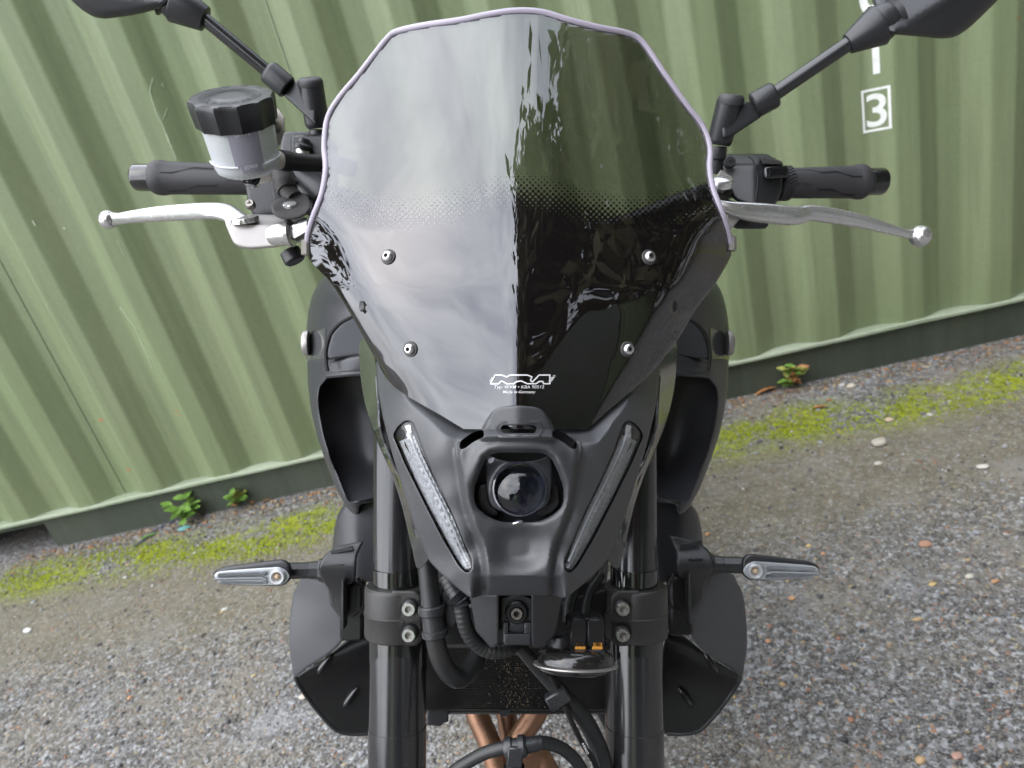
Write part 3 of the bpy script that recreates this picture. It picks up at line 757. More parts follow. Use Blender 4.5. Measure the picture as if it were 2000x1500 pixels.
def weed(px, py, h, w, leaves, label, seed, dead=0, yel=0):
    r = random.Random(seed); x, y = g2l(px, py); base = wl(x, y); e = empty('weed', base, label, 'plant', 'weeds at the foot of the container')
    mbs, mbl = MB(), MB(); stems = 3
    tops = []
    for k in range(stems):
        a = r.uniform(0, 6.28); t = base + np.array([math.cos(a) * w * .35, math.sin(a) * w * .25, h * r.uniform(.7, 1)]); md = (base + t) / 2 + np.array([math.cos(a), math.sin(a), 0]) * w * .1
        pth = cat([base, md, t], 4); mbs.tube(pth, .0012, 5); tops.append(pth)
    for k in range(leaves):
        pth = tops[k % stems]; p = pth[min(len(pth) - 1, int(r.uniform(.3, 1.0) * len(pth)))]; a = r.uniform(0, 6.28); ln = w * r.uniform(.32, .55)
        d = np.array([math.cos(a), math.sin(a), r.uniform(.0, .7)]); d /= np.linalg.norm(d)
        u = r.random(); mbl.mat(2 if u < dead else 1 if u < dead + yel else 0); leaf(mbl, p, p + d * ln, ln * r.uniform(.30, .42), (r.uniform(-.3, .3), r.uniform(-.5, 0), 1))
    mbs.build('stem', M['stem'], e, base); mbl.build('foliage', [M['leaf'], M['leaf_y'], M['leaf_dead']], e, base, recalc=False, sharp=0)
    return e
weed(371, 1022, .105, .100, 40, 'taller bright green weed beside the grey stick at the container', 1, 0, .12)
weed(462, 993, .075, .095, 32, 'small green weed with brown leaves behind it, right of the taller weed', 2, .12, .25)
weed(1549, 756, .085, .085, 24, 'weed half turned orange growing by the right of the rail', 5, .42, .12)
def dead_leaf(px, py, ln, ang, label, m_=None, w=.4, lift=.35):
    x, y = g2l(px, py); b = wl(x, y) + np.array([0, 0, .004]); k = np.linalg.norm(b - CAM) / F
    d = WD * math.cos(ang) - WN * math.sin(ang) + np.array([0, 0, lift]); mb = MB(); leaf(mb, b - d * ln * k / 2 + np.array([0, 0, lift * ln * k * .5]), b + d * ln * k / 2 + np.array([0, 0, lift * ln * k * .5]), ln * k * w * .5, (0, .2, 1), .25)
    o = mb.build('dead_leaf', m_ or M['leaf_dead'], None, b, recalc=False, sharp=0); o.location = b; tag(o, label, 'leaf', 'dead leaves along the container')
dead_leaf(407, 1000, 36, .5, 'long orange-red dead leaf between the two left weeds'); dead_leaf(486, 985, 30, -.4, 'brown dead leaf lying against the small left weed')
dead_leaf(520, 981, 18, .1, 'short orange dead leaf right of the small left weed'); dead_leaf(204, 1036, 24, .3, 'crumpled orange leaf beside the black lump')
dead_leaf(535, 965, 20, .9, 'rusty leaf under the container near the intake'); dead_leaf(1495, 768, 38, .2, 'reddish brown leaf heap left of the right weed'); dead_leaf(1603, 795, 26, 0, 'flat orange leaf below the right weed', None, .5, .1)
# grey stick, green blade, turquoise scrap, black lump
def stick(name, pts, r_, m_, label, catg, z=.004):
    q = np.array([wl(*g2l(*p)) + np.array([0, 0, z]) for p in pts]); o0 = q[0].copy(); mb = MB(); mb.tube(q, r_, 8, smooth=3); o = mb.build(name, m_, None, o0); o.location = o0; tag(o, label, catg)
stick('stick', [(262, 1069), (285, 1052), (310, 1033), (345, 1015)], .0042, mat('slate_stick', (.10, .11, .15), .5, var=.3, vscale=80), 'thin slate-grey stick lying on the moss near the weed', 'stick')
stick('twig', [(478, 1000), (488, 990), (500, 982)], .002, mat('twig_brown', (.28, .19, .12), .7), 'short brown twig by the small left weed', 'twig')
b_ = wl(*g2l(296, 1046)) + np.array([0, 0, .008]); mb = MB(); k_ = np.linalg.norm(b_ - CAM) / F
leaf(mb, b_ - (WD * .8 - WN * .5) * 20 * k_, b_ + (WD * .8 - WN * .5) * 20 * k_, 5 * k_, (0, 0, 1)); o = mb.build('grass_blade', M['leaf'], None, b_, recalc=False, sharp=0); o.location = b_; tag(o, 'bright green blade of grass across the grey stick', 'grass blade')
b_ = wl(*g2l(362, 1033)) + np.array([0, 0, .006]); mb = MB(); leaf(mb, b_ - (WD * .9 - WN * .3) * 12 * k_, b_ + (WD * .9 - WN * .3) * 12 * k_, 6 * k_, (0, -.3, 1), .1, 3)
o = mb.build('litter_scrap', mat('turquoise_scrap', (.22, .52, .50), .4), None, b_, recalc=False, sharp=0); o.location = b_; tag(o, 'turquoise scrap of litter below the taller weed', 'litter')
b_ = wl(*g2l(180, 1049)); me = stone_mesh(77); o = bpy.data.objects.new('coal_lump', me); COL.objects.link(o); me.materials.append(mat('coal_black', (.012, .013, .02), .6, bump=.5, bscale=120)); o.location = b_ + np.array([0, 0, .008]); o.scale = (.011, .010, .011); tag(o, 'small black lump lying on the leaf litter by the rail', 'lump')

# ------------------------------------------------------------------ what the screen and lamp glass mirror: trees and containers behind the camera
M['crown'] = mat('oak_leaves', (.095, .090, .036), .6, var=.45, vscale=1.3); M['bark'] = mat('oak_bark', (.10, .08, .06), .9, bump=.6, bscale=30)
def tree(base, h, cw, seed, label, nl=5200, ls=.34, low=.22):
    r = np.random.default_rng(seed); base = np.asarray(base, float); e = empty('oak_tree', base, label, 'tree', 'trees beyond the yard')
    mb = MB(); top = base + np.array([r.normal(0, .3), r.normal(0, .3), h * .72])
    mb.tube(cat([base, base * .5 + top * .5 + r.normal(0, .15, 3), top], 5), np.linspace(h * .032, h * .008, 11), 10)
    cl = []
    for k in range(46):
        a = r.uniform(0, 6.28); t = r.uniform(low, 1.0); rad_ = cw * (.35 + .65 * math.sin(math.pi * min(1, (t - low) / (1 - low) * .8 + .15))) * r.uniform(.25, 1)
        c = base + np.array([math.cos(a) * rad_, math.sin(a) * rad_, h * t * .96]); cl.append(c)
        if k < 16:
            s = base + (top - base) * min(.95, t * .8); mb.tube(cat([s, (s + c) / 2 + np.array([0, 0, .2]), c], 3), np.linspace(h * .009, h * .002, 7), 6)
    mb.build('trunk', M['bark'], e, base)
    cl = np.array(cl); n = nl; c = cl[r.integers(0, len(cl), n)] + r.normal(0, 1, (n, 3)) * cw * np.array([.20, .20, .17])
    ax = r.normal(0, 1, (n, 3)); ax /= np.linalg.norm(ax, axis=1)[:, None]; b2 = np.cross(ax, r.normal(0, 1, (n, 3))); b2 /= np.linalg.norm(b2, axis=1)[:, None]
    s = ls * r.uniform(.5, 1.2, (n, 1)); V = np.stack([c - ax * s, c - b2 * s * .5, c + ax * s, c + b2 * s * .5], 1)
    m2 = MB(); m2.add(V.reshape(-1, 3), np.arange(4 * n).reshape(-1, 4)); m2.build('crown', M['crown'], e, base, smooth=False, recalc=False)
# ================================================================== MOTORCYCLE
XB = 0.005                                             # lateral place of the bike's middle plane in the camera frame
FA = np.array([XB, 0.575, -0.770])                     # front axle, camera frame
_u = np.array([0, _up[1], _up[2]]); _u /= np.linalg.norm(_u); _b = np.array([0, _up[2], -_up[1]]); _b /= np.linalg.norm(_b)
def BK(s, t, l=0.0):                                   # bike plane: s back from the front axle, t up, l sideways (picture right)
    c = FA + _b * s + _u * t + np.array([l, 0, 0]); return c @ C2W.T + CAM
_low = BK(0, 0)[2]
WHEEL_R = _low / _u.dot(_up)                           # so that the tyre touches the ground with the bike leaning on its stand
print('wheel radius', WHEEL_R)
RO = BK(0.70, -WHEEL_R); RO[2] = 0
bike = empty('motorcycle', RO, 'matt black motorcycle with a tall smoked windscreen, parked facing the camera before the green container', 'motorcycle')
def part(name, mb, mats, parent=None, **k): return mb.build(name, mats, parent or bike, RO, **k)

# ------------------------------------------------------------------ windscreen
SC = np.array([(960, 28), (1010, 22), (1060, 25), (1110, 40), (1170, 55), (1225, 66), (1255, 84), (1295, 142), (1338, 203), (1372, 248), (1386, 290), (1385, 330), (1392, 370), (1407, 410), (1420, 448), (1428, 488),
     (1424, 508), (1396, 556), (1358, 606), (1322, 666), (1274, 726), (1232, 765), (1190, 800), (1151, 834), (1130, 838), (1010, 838), (915, 838), (900, 834), (860, 810), (770, 756), (734, 702), (698, 636), (650, 558), (614, 518), (599, 496),
     (602, 460), (612, 425), (629, 380), (637, 330), (634, 285), (641, 230), (666, 188), (700, 148), (735, 103), (757, 76), (776, 62), (830, 50), (900, 40)], float)
SCO = cat(SC, 3, closed=True)
_wy = np.array([0, 400, 414, 444, 480, 540, 600, 655, 720, 760, 840, 1000]); _ww = np.array([470, 412, 398, 366, 343, 316, 288, 262, 230, 208, 170, 140])
def screen_d(x, y):
    x = np.asarray(x, float); y = np.asarray(y, float)
    dc = np.interp(y, [0, 22, 150, 300, 400, 500, 600, 700, 837], [.541, .5385, .5225, .506, .497, .4895, .484, .4805, .480])
    dc = dc * 0 + np.polyval(_scp, (y - 430) / 400)
    a = np.abs(x - 1012)
    ridge = np.interp(y, [0, 300, 560, 700, 840], [.028, .030, .050, .085, .11])
    cur = np.interp(y, [0, 150, 300, 450, 600, 840], [.42, .40, .36, .24, .16, .10])
    R_ = np.interp(y, [22, 300, 560, 838], [60, 40, 16, 10]); am = np.sqrt(a * a + R_ ** 2) - R_
    # drawn-in flutes fanning up from the nose
    f1 = a - np.interp(y, [20, 300, 560, 700], [165, 120, 55, 30]); f2 = a - np.interp(y, [20, 350, 560, 720], [290, 235, 170, 110])
    am = am + 6.5 * np.exp(-(f1 / 26) ** 2) * np.interp(y, [60, 250, 520, 700], [.2, .6, 1, .3]) + 5.5 * np.exp(-(f2 / 34) ** 2) * np.interp(y, [60, 300, 560, 740], [.1, .4, 1, .3])
    d = dc + ridge * am / 1000 + cur * (a / 1000) ** 2
    # soft valley either side of the middle bulge low down
    w = np.interp(y, _wy, _ww)
    e = a - w
    so = 16.0
    soft_ = np.where(e < -5 * so, 0, np.where(e > 5 * so, e, so * np.log1p(np.exp(np.clip(e / so, -6, 6)))))
    k = np.interp(y, [380, 470, 600, 840], [.16, .30, .32, .30])
    return d + k * soft_ / 1000 * (y > 250)
_scp = np.polyfit((np.array([22, 150, 300, 400, 500, 600, 700, 837]) - 430) / 400, [.5385, .5225, .506, .497, .4895, .484, .4805, .480], 4)
def screen_mat():
    m = bpy.data.materials.new('smoked_acrylic'); m.use_nodes = True; t = m.node_tree; t.nodes.clear(); n = t.nodes.new; l = t.links.new
    def mth(op, a, c=0.0, d=0.0):
        q = n('ShaderNodeMath'); q.operation = op
        for i, v in ((0, a), (1, c), (2, d)):
            if isinstance(v, (int, float)): q.inputs[i].default_value = v
            else: l(v, q.inputs[i])
        return q.outputs[0]
    uv = n('ShaderNodeUVMap'); uv.uv_map = 'UVMap'; sx = n('ShaderNodeSeparateXYZ'); l(uv.outputs[0], sx.inputs[0]); u, v = sx.outputs['X'], sx.outputs['Y']
    a = mth('ABSOLUTE', mth('SUBTRACT', u, 1012.0))
    yb = mth('ADD', 335.0, mth('MULTIPLY', 22.0, mth('SUBTRACT', 1.0, mth('COSINE', mth('MULTIPLY', a, 2 * math.pi / 440)))))
    cov = mth('DIVIDE', mth('SUBTRACT', v, yb), 78.0)
    T = 8.0
    pat = mth('MULTIPLY', .25, mth('ADD', mth('COSINE', mth('MULTIPLY', mth('ADD', u, v), 2 * math.pi / T / 1.414)), mth('COSINE', mth('MULTIPLY', mth('SUBTRACT', u, v), 2 * math.pi / T / 1.414))))
    mk = mth('MULTIPLY', mth('ADD', mth('SUBTRACT', mth('ADD', cov, pat), .5), .06), 8.0)
    cl = n('ShaderNodeClamp'); l(mk, cl.inputs[0])
    tr = n('ShaderNodeBsdfTransparent'); tr.inputs[0].default_value = (.56, .56, .55, 1)
    di = n('ShaderNodeBsdfDiffuse'); di.inputs[0].default_value = (.007, .006, .006, 1)
    m1 = n('ShaderNodeMixShader'); l(cl.outputs[0], m1.inputs[0]); l(tr.outputs[0], m1.inputs[1]); l(di.outputs[0], m1.inputs[2])
    # faint wipe marks in the gloss
    tc = n('ShaderNodeTexCoord'); z = n('ShaderNodeTexNoise'); z.inputs['Scale'].default_value = 7; z.inputs['Detail'].default_value = 1; z.inputs['Distortion'].default_value = .8; l(tc.outputs['Object'], z.inputs['Vector'])
    gl = n('ShaderNodeBsdfGlossy'); gl.inputs['Roughness'].default_value = .012; gl.inputs[0].default_value = (.97, .97, 1, 1)
    bp = n('ShaderNodeBump'); bp.inputs['Strength'].default_value = .10; bp.inputs['Distance'].default_value = .004; l(z.outputs['Fac'], bp.inputs['Height']); l(bp.outputs[0], gl.inputs['Normal'])
    fr = n('ShaderNodeFresnel'); two_sided_ior(t, fr, 1.95, 1.3)
    m2 = n('ShaderNodeMixShader'); l(fr.outputs[0], m2.inputs[0]); l(m1.outputs[0], m2.inputs[1]); l(gl.outputs[0], m2.inputs[2])
    o = n('ShaderNodeOutputMaterial'); l(m2.outputs[0], o.inputs[0]); return m
M['screen'] = screen_mat()
screen_holes = [circ(706, 598, 5, 14, 11), circ(1318, 598, 5, 14, 11)]
mb = MB(); panel(mb, SCO, screen_d, screen_holes, step=9, thick=.003)
wsc = part('windscreen', mb, M['screen'], uvmap=True, sharp=50)
# lavender rubber edging round the upper rim
i0 = 15; i1 = 34
edge = np.vstack([SC[i1:], SC[:i0 + 1]]); ed = cat(edge, 4)
q = P(ed[:, 0], ed[:, 1], screen_d(ed[:, 0], ed[:, 1]) + .001)
mb = MB(); mb.tube(q, .0027, 12); part('edge_trim', mb, M['trim'], wsc)
mb = MB()
for (x, y) in ((599, 484), (1428, 476)):
    p = [P(x, y + k, screen_d(x, y) + .001) for k in (-14, 14)]; mb.tube(p, .0043, 8)
part('trim_clip', mb, mat('cloudy_clip', (.30, .28, .24), .3, trans=.4), wsc)
for (x, y) in ((759, 502), (1267, 503), (802, 682), (1225, 682)):
    d = float(screen_d(x, y)); e = 3.0
    nx = P(x + e, y, screen_d(x + e, y)) - P(x - e, y, screen_d(x - e, y)); ny = P(x, y + e, screen_d(x, y + e)) - P(x, y - e, screen_d(x, y - e))
    nn = np.cross(nx, ny); nn /= np.linalg.norm(nn)
    if nn.dot(CAM - P(x, y, d)) < 0: nn = -nn
    p0 = P(x, y, d); k = d / F
    mb = MB(); mb.mat(1).lathe(p0 - nn * .0002, p0 + nn * .0012, [(0, 15.5 * k), (.6, 15.5 * k), (1, 14.6 * k)], 28)
    mb.mat(0).lathe(p0 + nn * .0012, p0 + nn * .0042, [(0, 11 * k), (.35, 11.2 * k), (.75, 9.4 * k), (1, 6.5 * k), (1.0, 4.6 * k), (.5, 4.4 * k)], 24)
    mb.mat(2).lathe(p0 + nn * .0024, p0 + nn * .0030, [(0, 4.5 * k), (1, 4.4 * k)], 6)
    sc_ = part('screen_screw', mb, [M['steel'], M['rubber_gray'], M['black']], wsc)
# maker's mark printed on the screen
def print_on(mbx, v, f, x, y, w, h, z=.0007, dfun=None, shear=0):
    v = v - (v.max(0) + v.min(0)) / 2; s = v.max(0) - v.min(0); v = v / s
    px = x + v[:, 0] * w + shear * v[:, 1] * h; py = y - v[:, 1] * h; dd = (dfun or screen_d)(px, py) - z
    mbx.add(P(px, py, dd), f)
mk = MB()
v, f = text2d('Typ: WVM \u2022 KBA 90512', 1, .004, .15, 1.06); v, f = densify(v, f, 0); print_on(mk, v, f, 1014, 756.6, 97, 8.0)
v, f = text2d('Made in Germany', 1, .008, .2, 1.06); v, f = densify(v, f, 0); print_on(mk, v, f, 1014, 766.2, 63, 7.2)
def logo_line(pts, w=2.2, closed=True):
    p = np.array(pts, float); L_ = resample(p, 3) if closed else p; n_ = len(L_)
    for i in range(n_ if closed else n_ - 1):
        a, b = L_[i], L_[(i + 1) % n_]; t = (b - a) / (np.linalg.norm(b - a) + 1e-9); nn = np.array([-t[1], t[0]]) * w / 2; a = a - t * w * .3; b = b + t * w * .3
        q_ = np.array([a - nn, b - nn, b + nn, a + nn]); mk.add(P(q_[:, 0], q_[:, 1], screen_d(q_[:, 0], q_[:, 1]) - .0007 - .00002 * (i % 3)), [(0, 1, 2, 3)])
logo_line([(967, 732.5), (980, 732.5), (989, 736), (997, 732.5), (1030, 732.5), (1039, 736), (1036, 743), (1040, 746), (1053, 732.5), (1074, 732.5), (1074, 749.5), (1062, 749.5), (1060, 745), (1053, 745), (1047, 749.5), (1030, 749.5), (1018, 744), (1010, 745), (1003, 749.5), (990, 749.5), (984, 746), (979, 744), (974, 749.5), (958, 749.5)], 2.4)
for k_ in range(5):
    y_ = 737.2 + k_ * 1.75; logo_line([(958 - k_ * 1.2 + 2, y_), (1083 - k_ * 1.2, y_)], .85, False)
logo_line(circ(1082.5, 735, 2, 10), .8)
part('maker_mark', mk, M['white_print'], wsc, recalc=False, smooth=False)

# ------------------------------------------------------------------ headlight cowl
CL = [(1012, 1163), (938, 1163), (921, 1170), (893, 1148), (866, 1125), (838, 1096), (810, 1030), (785, 950), (764, 880), (747, 812), (738, 762), (734, 700),
      (772, 712), (840, 752), (905, 800), (926, 812), (940, 834), (952, 816), (962, 802), (976, 795), (1012, 792)]
CLO = np.array(CL + [(2 * CX - x, y) for x, y in CL[-2:0:-1]], float)
CLO = rp(CLO, 9, 2)
drl = [(767, 850), (778, 832), (793, 821), (806, 825), (814, 846), (826, 880), (850, 935), (882, 1000), (906, 1058), (922, 1094), (921, 1114), (911, 1120), (896, 1106), (864, 1052), (826, 978), (790, 905)]
slot = [(978, 838), (983, 831), (1044, 831), (1049, 838), (1044, 846), (983, 846)]
vent = [(897, 877), (898, 863), (922, 845), (944, 839), (946, 853), (926, 862), (906, 877)]
eye = [(948, 896), (960, 887), (975, 884), (1052, 884), (1066, 887), (1078, 897), (1090, 922), (1100, 950), (1101, 975), (1096, 992), (1076, 1008), (1056, 1017), (1040, 1020), (988, 1020), (972, 1017), (952, 1008), (932, 992), (926, 975), (927, 950), (938, 922)]
flank = tps([(1012, 800, .4790), (1012, 860, .4800), (1012, 960, .4900), (1012, 1060, .4950), (1012, 1160, .4985), (950, 800, .4830), (905, 805, .4940), (890, 860, .4850), (905, 930, .4860), (912, 1000, .4905), (925, 1060, .4945), (940, 1140, .4985),
    (921, 1169, .503), (868, 860, .4850), (868, 920, .4880), (872, 970, .4900), (890, 1020, .4905), (908, 1052, .4910), (850, 800, .4970), (830, 850, .4960), (838, 900, .4930),
    (800, 770, .513), (790, 815, .511), (812, 826, .5035), (760, 790, .530), (738, 765, .552), (734, 702, .560), (772, 714, .531),
    (770, 870, .526), (790, 930, .525), (812, 1000, .524), (838, 1060, .522), (838, 1094, .528), (870, 1090, .511), (880, 1130, .508), (893, 1146, .507), (924, 1110, .495)], True, 2e-4)
def sdist(x, y, poly):
    q = np.stack([np.asarray(x, float).ravel(), np.asarray(y, float).ravel()], 1); d = dist(q, poly); return np.where(inside(q, poly), d, -d).reshape(np.shape(x))
def sstep(v, a, b): t = np.clip((v - a) / (b - a), 0, 1); return t * t * (3 - 2 * t)
_sym = lambda h: np.array(h + [(2 * CX - x, y) for x, y in h[::-1]], float)
NOSE = rp(_sym([(960, 846), (935, 848), (900, 868), (894, 884), (902, 930), (910, 985), (922, 1020), (944, 1075), (950, 1128), (948, 1175)]), 10, 3)
TAB = rp(_sym([(980, 780), (958, 798), (936, 842), (936, 862)]), 8, 3)
EYE = np.asarray(eye, float)
def cowl_base(x, y):
    x = np.asarray(x, float); y = np.asarray(y, float); sh = x.shape
    x = np.atleast_1d(x); y = np.atleast_1d(y); a = np.abs(x - CX)
    d = flank(x, y)
    q_ = np.stack([x.ravel(), y.ravel()], 1); ins = (dist(q_, SCO[::3]) * np.where(inside(q_, SCO[::3]), 1, -1)).reshape(x.shape)
    d = np.maximum(d, screen_d(x, y) + .0055 - .0006 * np.maximum(0, -ins - 1))       # tucked under the screen
    sn = sdist(x, y, NOSE); se = -sdist(x, y, EYE)                       # se: distance outside the lamp opening
    d = d - .0105 * sstep(sn, -10, 7)                                     # raised nose
    d = d - .0155 * sstep(sdist(x, y, TAB), -3, 8) * (1 - sstep(y, 834, 872)) # tab that grips the screen
    up = sstep(960 - y, -20, 60)
    d = d - (.0048 * up + .0004) * np.exp(-((se - 12) / 15) ** 2)          # brow over the lamp, thinner rim below
    d = d + .0045 * sstep(9 - se, 0, 9) * (.35 + .65 * up)                # rolls in to the lamp
    r = (np.abs((x - CX) / 62) ** 2.6 + np.abs((y - 1068) / 52) ** 2.6) ** (1 / 2.6)
    d = d + .0085 * (1 - sstep(r, .30, 1.1))                             # dished chin
    d = d + .00055 * np.maximum(y - 1124, 0) * sstep(94 - a, 0, 24)        # chin turns under
    d = d - .0055 * sstep(y, 1070, 1120) * np.exp(-((a - 93 + (y - 1120) * .10) / 17) ** 2)   # blade below each lamp strip
    return d.reshape(sh)
mb = MB(); panel(mb, CLO, cowl_base, [rp(drl, 4, 1), mir(rp(drl, 4, 1)), rp(slot, 3, 2), rp(vent, 3, 1), mir(rp(vent, 3, 1)), rp(eye, 4, 1)], step=4, re=4, thick=.009, hole_re=3)
part('headlight_cowl', mb, M['cowl'], sharp=42)
# raised lip framing the slot, small moulded returns beside the vents
mb = MB(); rr = rp([(968, 836), (978, 824), (1049, 824), (1059, 836), (1054, 853), (973, 853)], 9, 4)
stroke(mb, np.vstack([rr, rr[:1]]), .0011, cowl_base, -.0002)
for sgn in (1, -1):
    qv = np.array([(1129, 862), (1132, 868), (1132, 880), (1127, 902)], float); qv = qv if sgn > 0 else mir(qv)[::-1]; stroke(mb, cat(qv, 4), .0012, cowl_base, -.0003)
part('cowl_rib', mb, M['cowl'])

# ------------------------------------------------------------------ headlight
hl = empty('headlight', RO); hl.parent = bike; hl.location = (0, 0, 0)
mb = MB(); panel(mb, rp([(922, 880), (1106, 880), (1112, 980), (1085, 1026), (940, 1026), (914, 980)], 12), flat(.505), step=20, thick=.03); part('headlight_cavity', mb, M['black'], hl)
def pod_d(x, y):
    r = np.hypot(np.asarray(x) - 1015, np.asarray(y) - 955); return .482 + .010 * np.clip((r - 58) / 40, 0, 1) + .004 * np.clip((np.asarray(y) - 960) / 60, 0, 1)
pod = [(952, 892), (968, 895), (985, 900), (1012, 902), (1042, 900), (1060, 895), (1074, 892), (1078, 925), (1075, 968), (1066, 990), (1040, 1001), (1014, 1003), (988, 1001), (962, 990), (953, 968), (950, 925)]
mb = MB(); panel(mb, sm(pod, 2), pod_d, [circ(1015, 955, 53, 40)], step=8, re=3, thick=.015); part('headlight_housing', mb, mat('lamp_housing', (.045, .046, .05), .28, dust=.1), hl)
mb = MB()
for sgn in (1, -1):
    q = np.array([(934, 950), (950, 945), (956, 985), (975, 1000), (968, 1010), (946, 1002), (931, 985)], float); q = q if sgn > 0 else mir(q); mb = MB(); panel(mb, rp(q, 5), flat(.496), step=9, re=2, thick=.01); part('headlight_bezel', mb, M['deep'], hl)
pc = P(1015, 955, .484); vd = ray(1015, 955); vd /= np.linalg.norm(vd)
mb = MB(); k = .476 / F
mb.lathe(pc, pc - vd * .010, [(0, 54.5 * k), (.25, 55 * k), (.5, 53.5 * k), (.55, 50.5 * k)], 48, cap=False); part('lens_ring', mb, mat('smoked_ring', (.05, .05, .07), .08, coat=1), hl)
ths = np.linspace(0, 1, 12); mb = MB(); mb.lathe(pc - vd * .002, pc - vd * .0155, [(t, 51 * k * math.sqrt(max(1 - t ** 2.2, 0)) + .00005) for t in ths], 48)
part('projector_lens', mb, M['lens'], hl, sharp=80)
mb = MB(); mb.lathe(pc + vd * .022, pc + vd * .020, [(0, 50 * k), (1, 50 * k)], 40); part('reflector_bowl', mb, mat('lamp_bowl', (.05, .055, .07), .12, metal=.6), hl)
mb = MB(); q = P(1011, 1020, .484); mb.ball(q, 12 * k, 16, 8, (1, .35, .3)); part('position_reflector', mb, M['chrome'], hl)
mb = MB(); panel(mb, rp([(953, 897), (966, 893), (963, 903), (955, 905)], 2), flat(.478), step=6, thick=.001); part('headlight_label', mb, M['grey_print'], hl)

# ------------------------------------------------------------------ running lights
drl_back = tps([(770, 850, .531), (793, 822, .526), (812, 850, .520), (790, 905, .531), (850, 935, .505), (826, 978, .524), (882, 1000, .498), (864, 1052, .517), (906, 1058, .497), (922, 1094, .499), (911, 1120, .505), (896, 1106, .510)], False)
def running(side):
    fn = (lambda p: np.asarray(p, float)) if side < 0 else mir
    dd = lambda x, y: cowl_base(x, y) + .001
    e = empty('running_light', RO); e.parent = bike; e.location = (0, 0, 0)
    mb = MB(); panel(mb, fn(rp(drl, 4, 1) + 0), lambda x, y: dd(x, y) + .009, step=12, thick=.004); part('light_cavity', mb, M['black'], e)
    # faceted reflector strip running down the slot
    a = cat([(808, 850), (826, 892), (852, 948), (884, 1012), (908, 1070), (920, 1108)], 9); bq = cat([(780, 862), (796, 900), (826, 966), (862, 1034), (890, 1086), (908, 1112)], 9)
    mb = MB(); n_ = len(a); g = []
    for i in range(n_):
        z = .0018 * (i % 2); t_ = np.linspace(0, 1, 9); px = a[i, 0] + (bq[i, 0] - a[i, 0]) * t_; py = a[i, 1] + (bq[i, 1] - a[i, 1]) * t_
        if side > 0: px = 2 * CX - px
        g.append(P(px, py, dd(px, py) + .0068 - z * (t_ < .5) - .0035 * np.exp(-((t_ - .55) / .14) ** 2)))
    mb.grid(g); part('light_reflector', mb, mat('clear_facets', (.46, .46, .47), .38, metal=.0, var=.35, vscale=400), e, sharp=15)
    # bright light guide along the inner edge
    q = fn(cat([(800, 846), (812, 880), (838, 934), (868, 994), (894, 1052), (914, 1098)], 5)); mb = MB(); mb.tube(P(q[:, 0], q[:, 1], dd(q[:, 0], q[:, 1]) + .0045), .0012, 8); part('light_guide', mb, mat('light_guide', (.75, .76, .78), .12, trans=.5), e)
    q = fn(rp([(790, 832), (801, 829), (806, 862), (800, 885), (790, 870)], 3)); mb = MB(); panel(mb, q, lambda x, y: dd(x, y) + .005, step=8, thick=.002); part('reflector_tip', mb, M['chrome'], e)
    mb = MB(); panel(mb, fn(rp(drl, 4, 1) + 0), lambda x, y: dd(x, y) + .0015, step=10, re=3, thick=.002); part('light_lens', mb, M['clear'], e)
running(-1); running(1)

# ------------------------------------------------------------------ side fins either side of the cowl
fin = [(701, 690), (706, 662), (722, 672), (732, 700), (737, 740), (739, 790), (739, 830), (760, 894), (790, 948), (826, 1016), (846, 1060), (843, 1083), (817, 1113), (806, 1078), (786, 992), (766, 930), (741, 872), (721, 820), (707, 760)]
fin_d = tps([(701, 700, .640), (715, 668, .615), (735, 715, .565), (738, 790, .560), (704, 760, .640), (739, 830, .553), (720, 815, .610), (760, 894, .548), (742, 870, .590), (790, 948, .543), (768, 932, .580), (826, 1016, .538), (788, 990, .575), (846, 1060, .538), (806, 1076, .565), (817, 1112, .566), (843, 1083, .545)], False, 1e-3)
for side in (-1, 1):
    fn = (lambda p: np.asarray(p, float)) if side < 0 else mir
    dd = fin_d if side < 0 else (lambda x, y: fin_d(2 * CX - np.asarray(x), y))
    mb = MB(); panel(mb, fn(sm(fin, 3)), dd, step=8, re=2.5, thick=.004)
    f_ = part('side_fin', mb, M['tank'] if False else mat('satin_fin_lacquer', (.03, .031, .032), .16, coat=.4))
    q = fn(cat([(736, 735), (740, 800), (742, 832), (762, 893), (792, 947), (828, 1016), (847, 1058)], 5)); mb = MB(); mb.tube(P(q[:, 0], q[:, 1], dd(q[:, 0], q[:, 1]) + .001), .0012, 8); part('fin_edge', mb, M['stripe'], f_)
    # black liner between fin and cowl
    ln = fn(rp([(736, 712), (752, 780), (775, 870), (800, 940), (836, 1040), (858, 1110), (838, 1098), (806, 1020), (770, 925), (742, 850), (736, 780)], 3)); mb = MB(); panel(mb, ln, lambda x, y: dd(x, y) * 0 + .566, step=14, thick=.01); part('fin_liner', mb, M['deep'], f_)

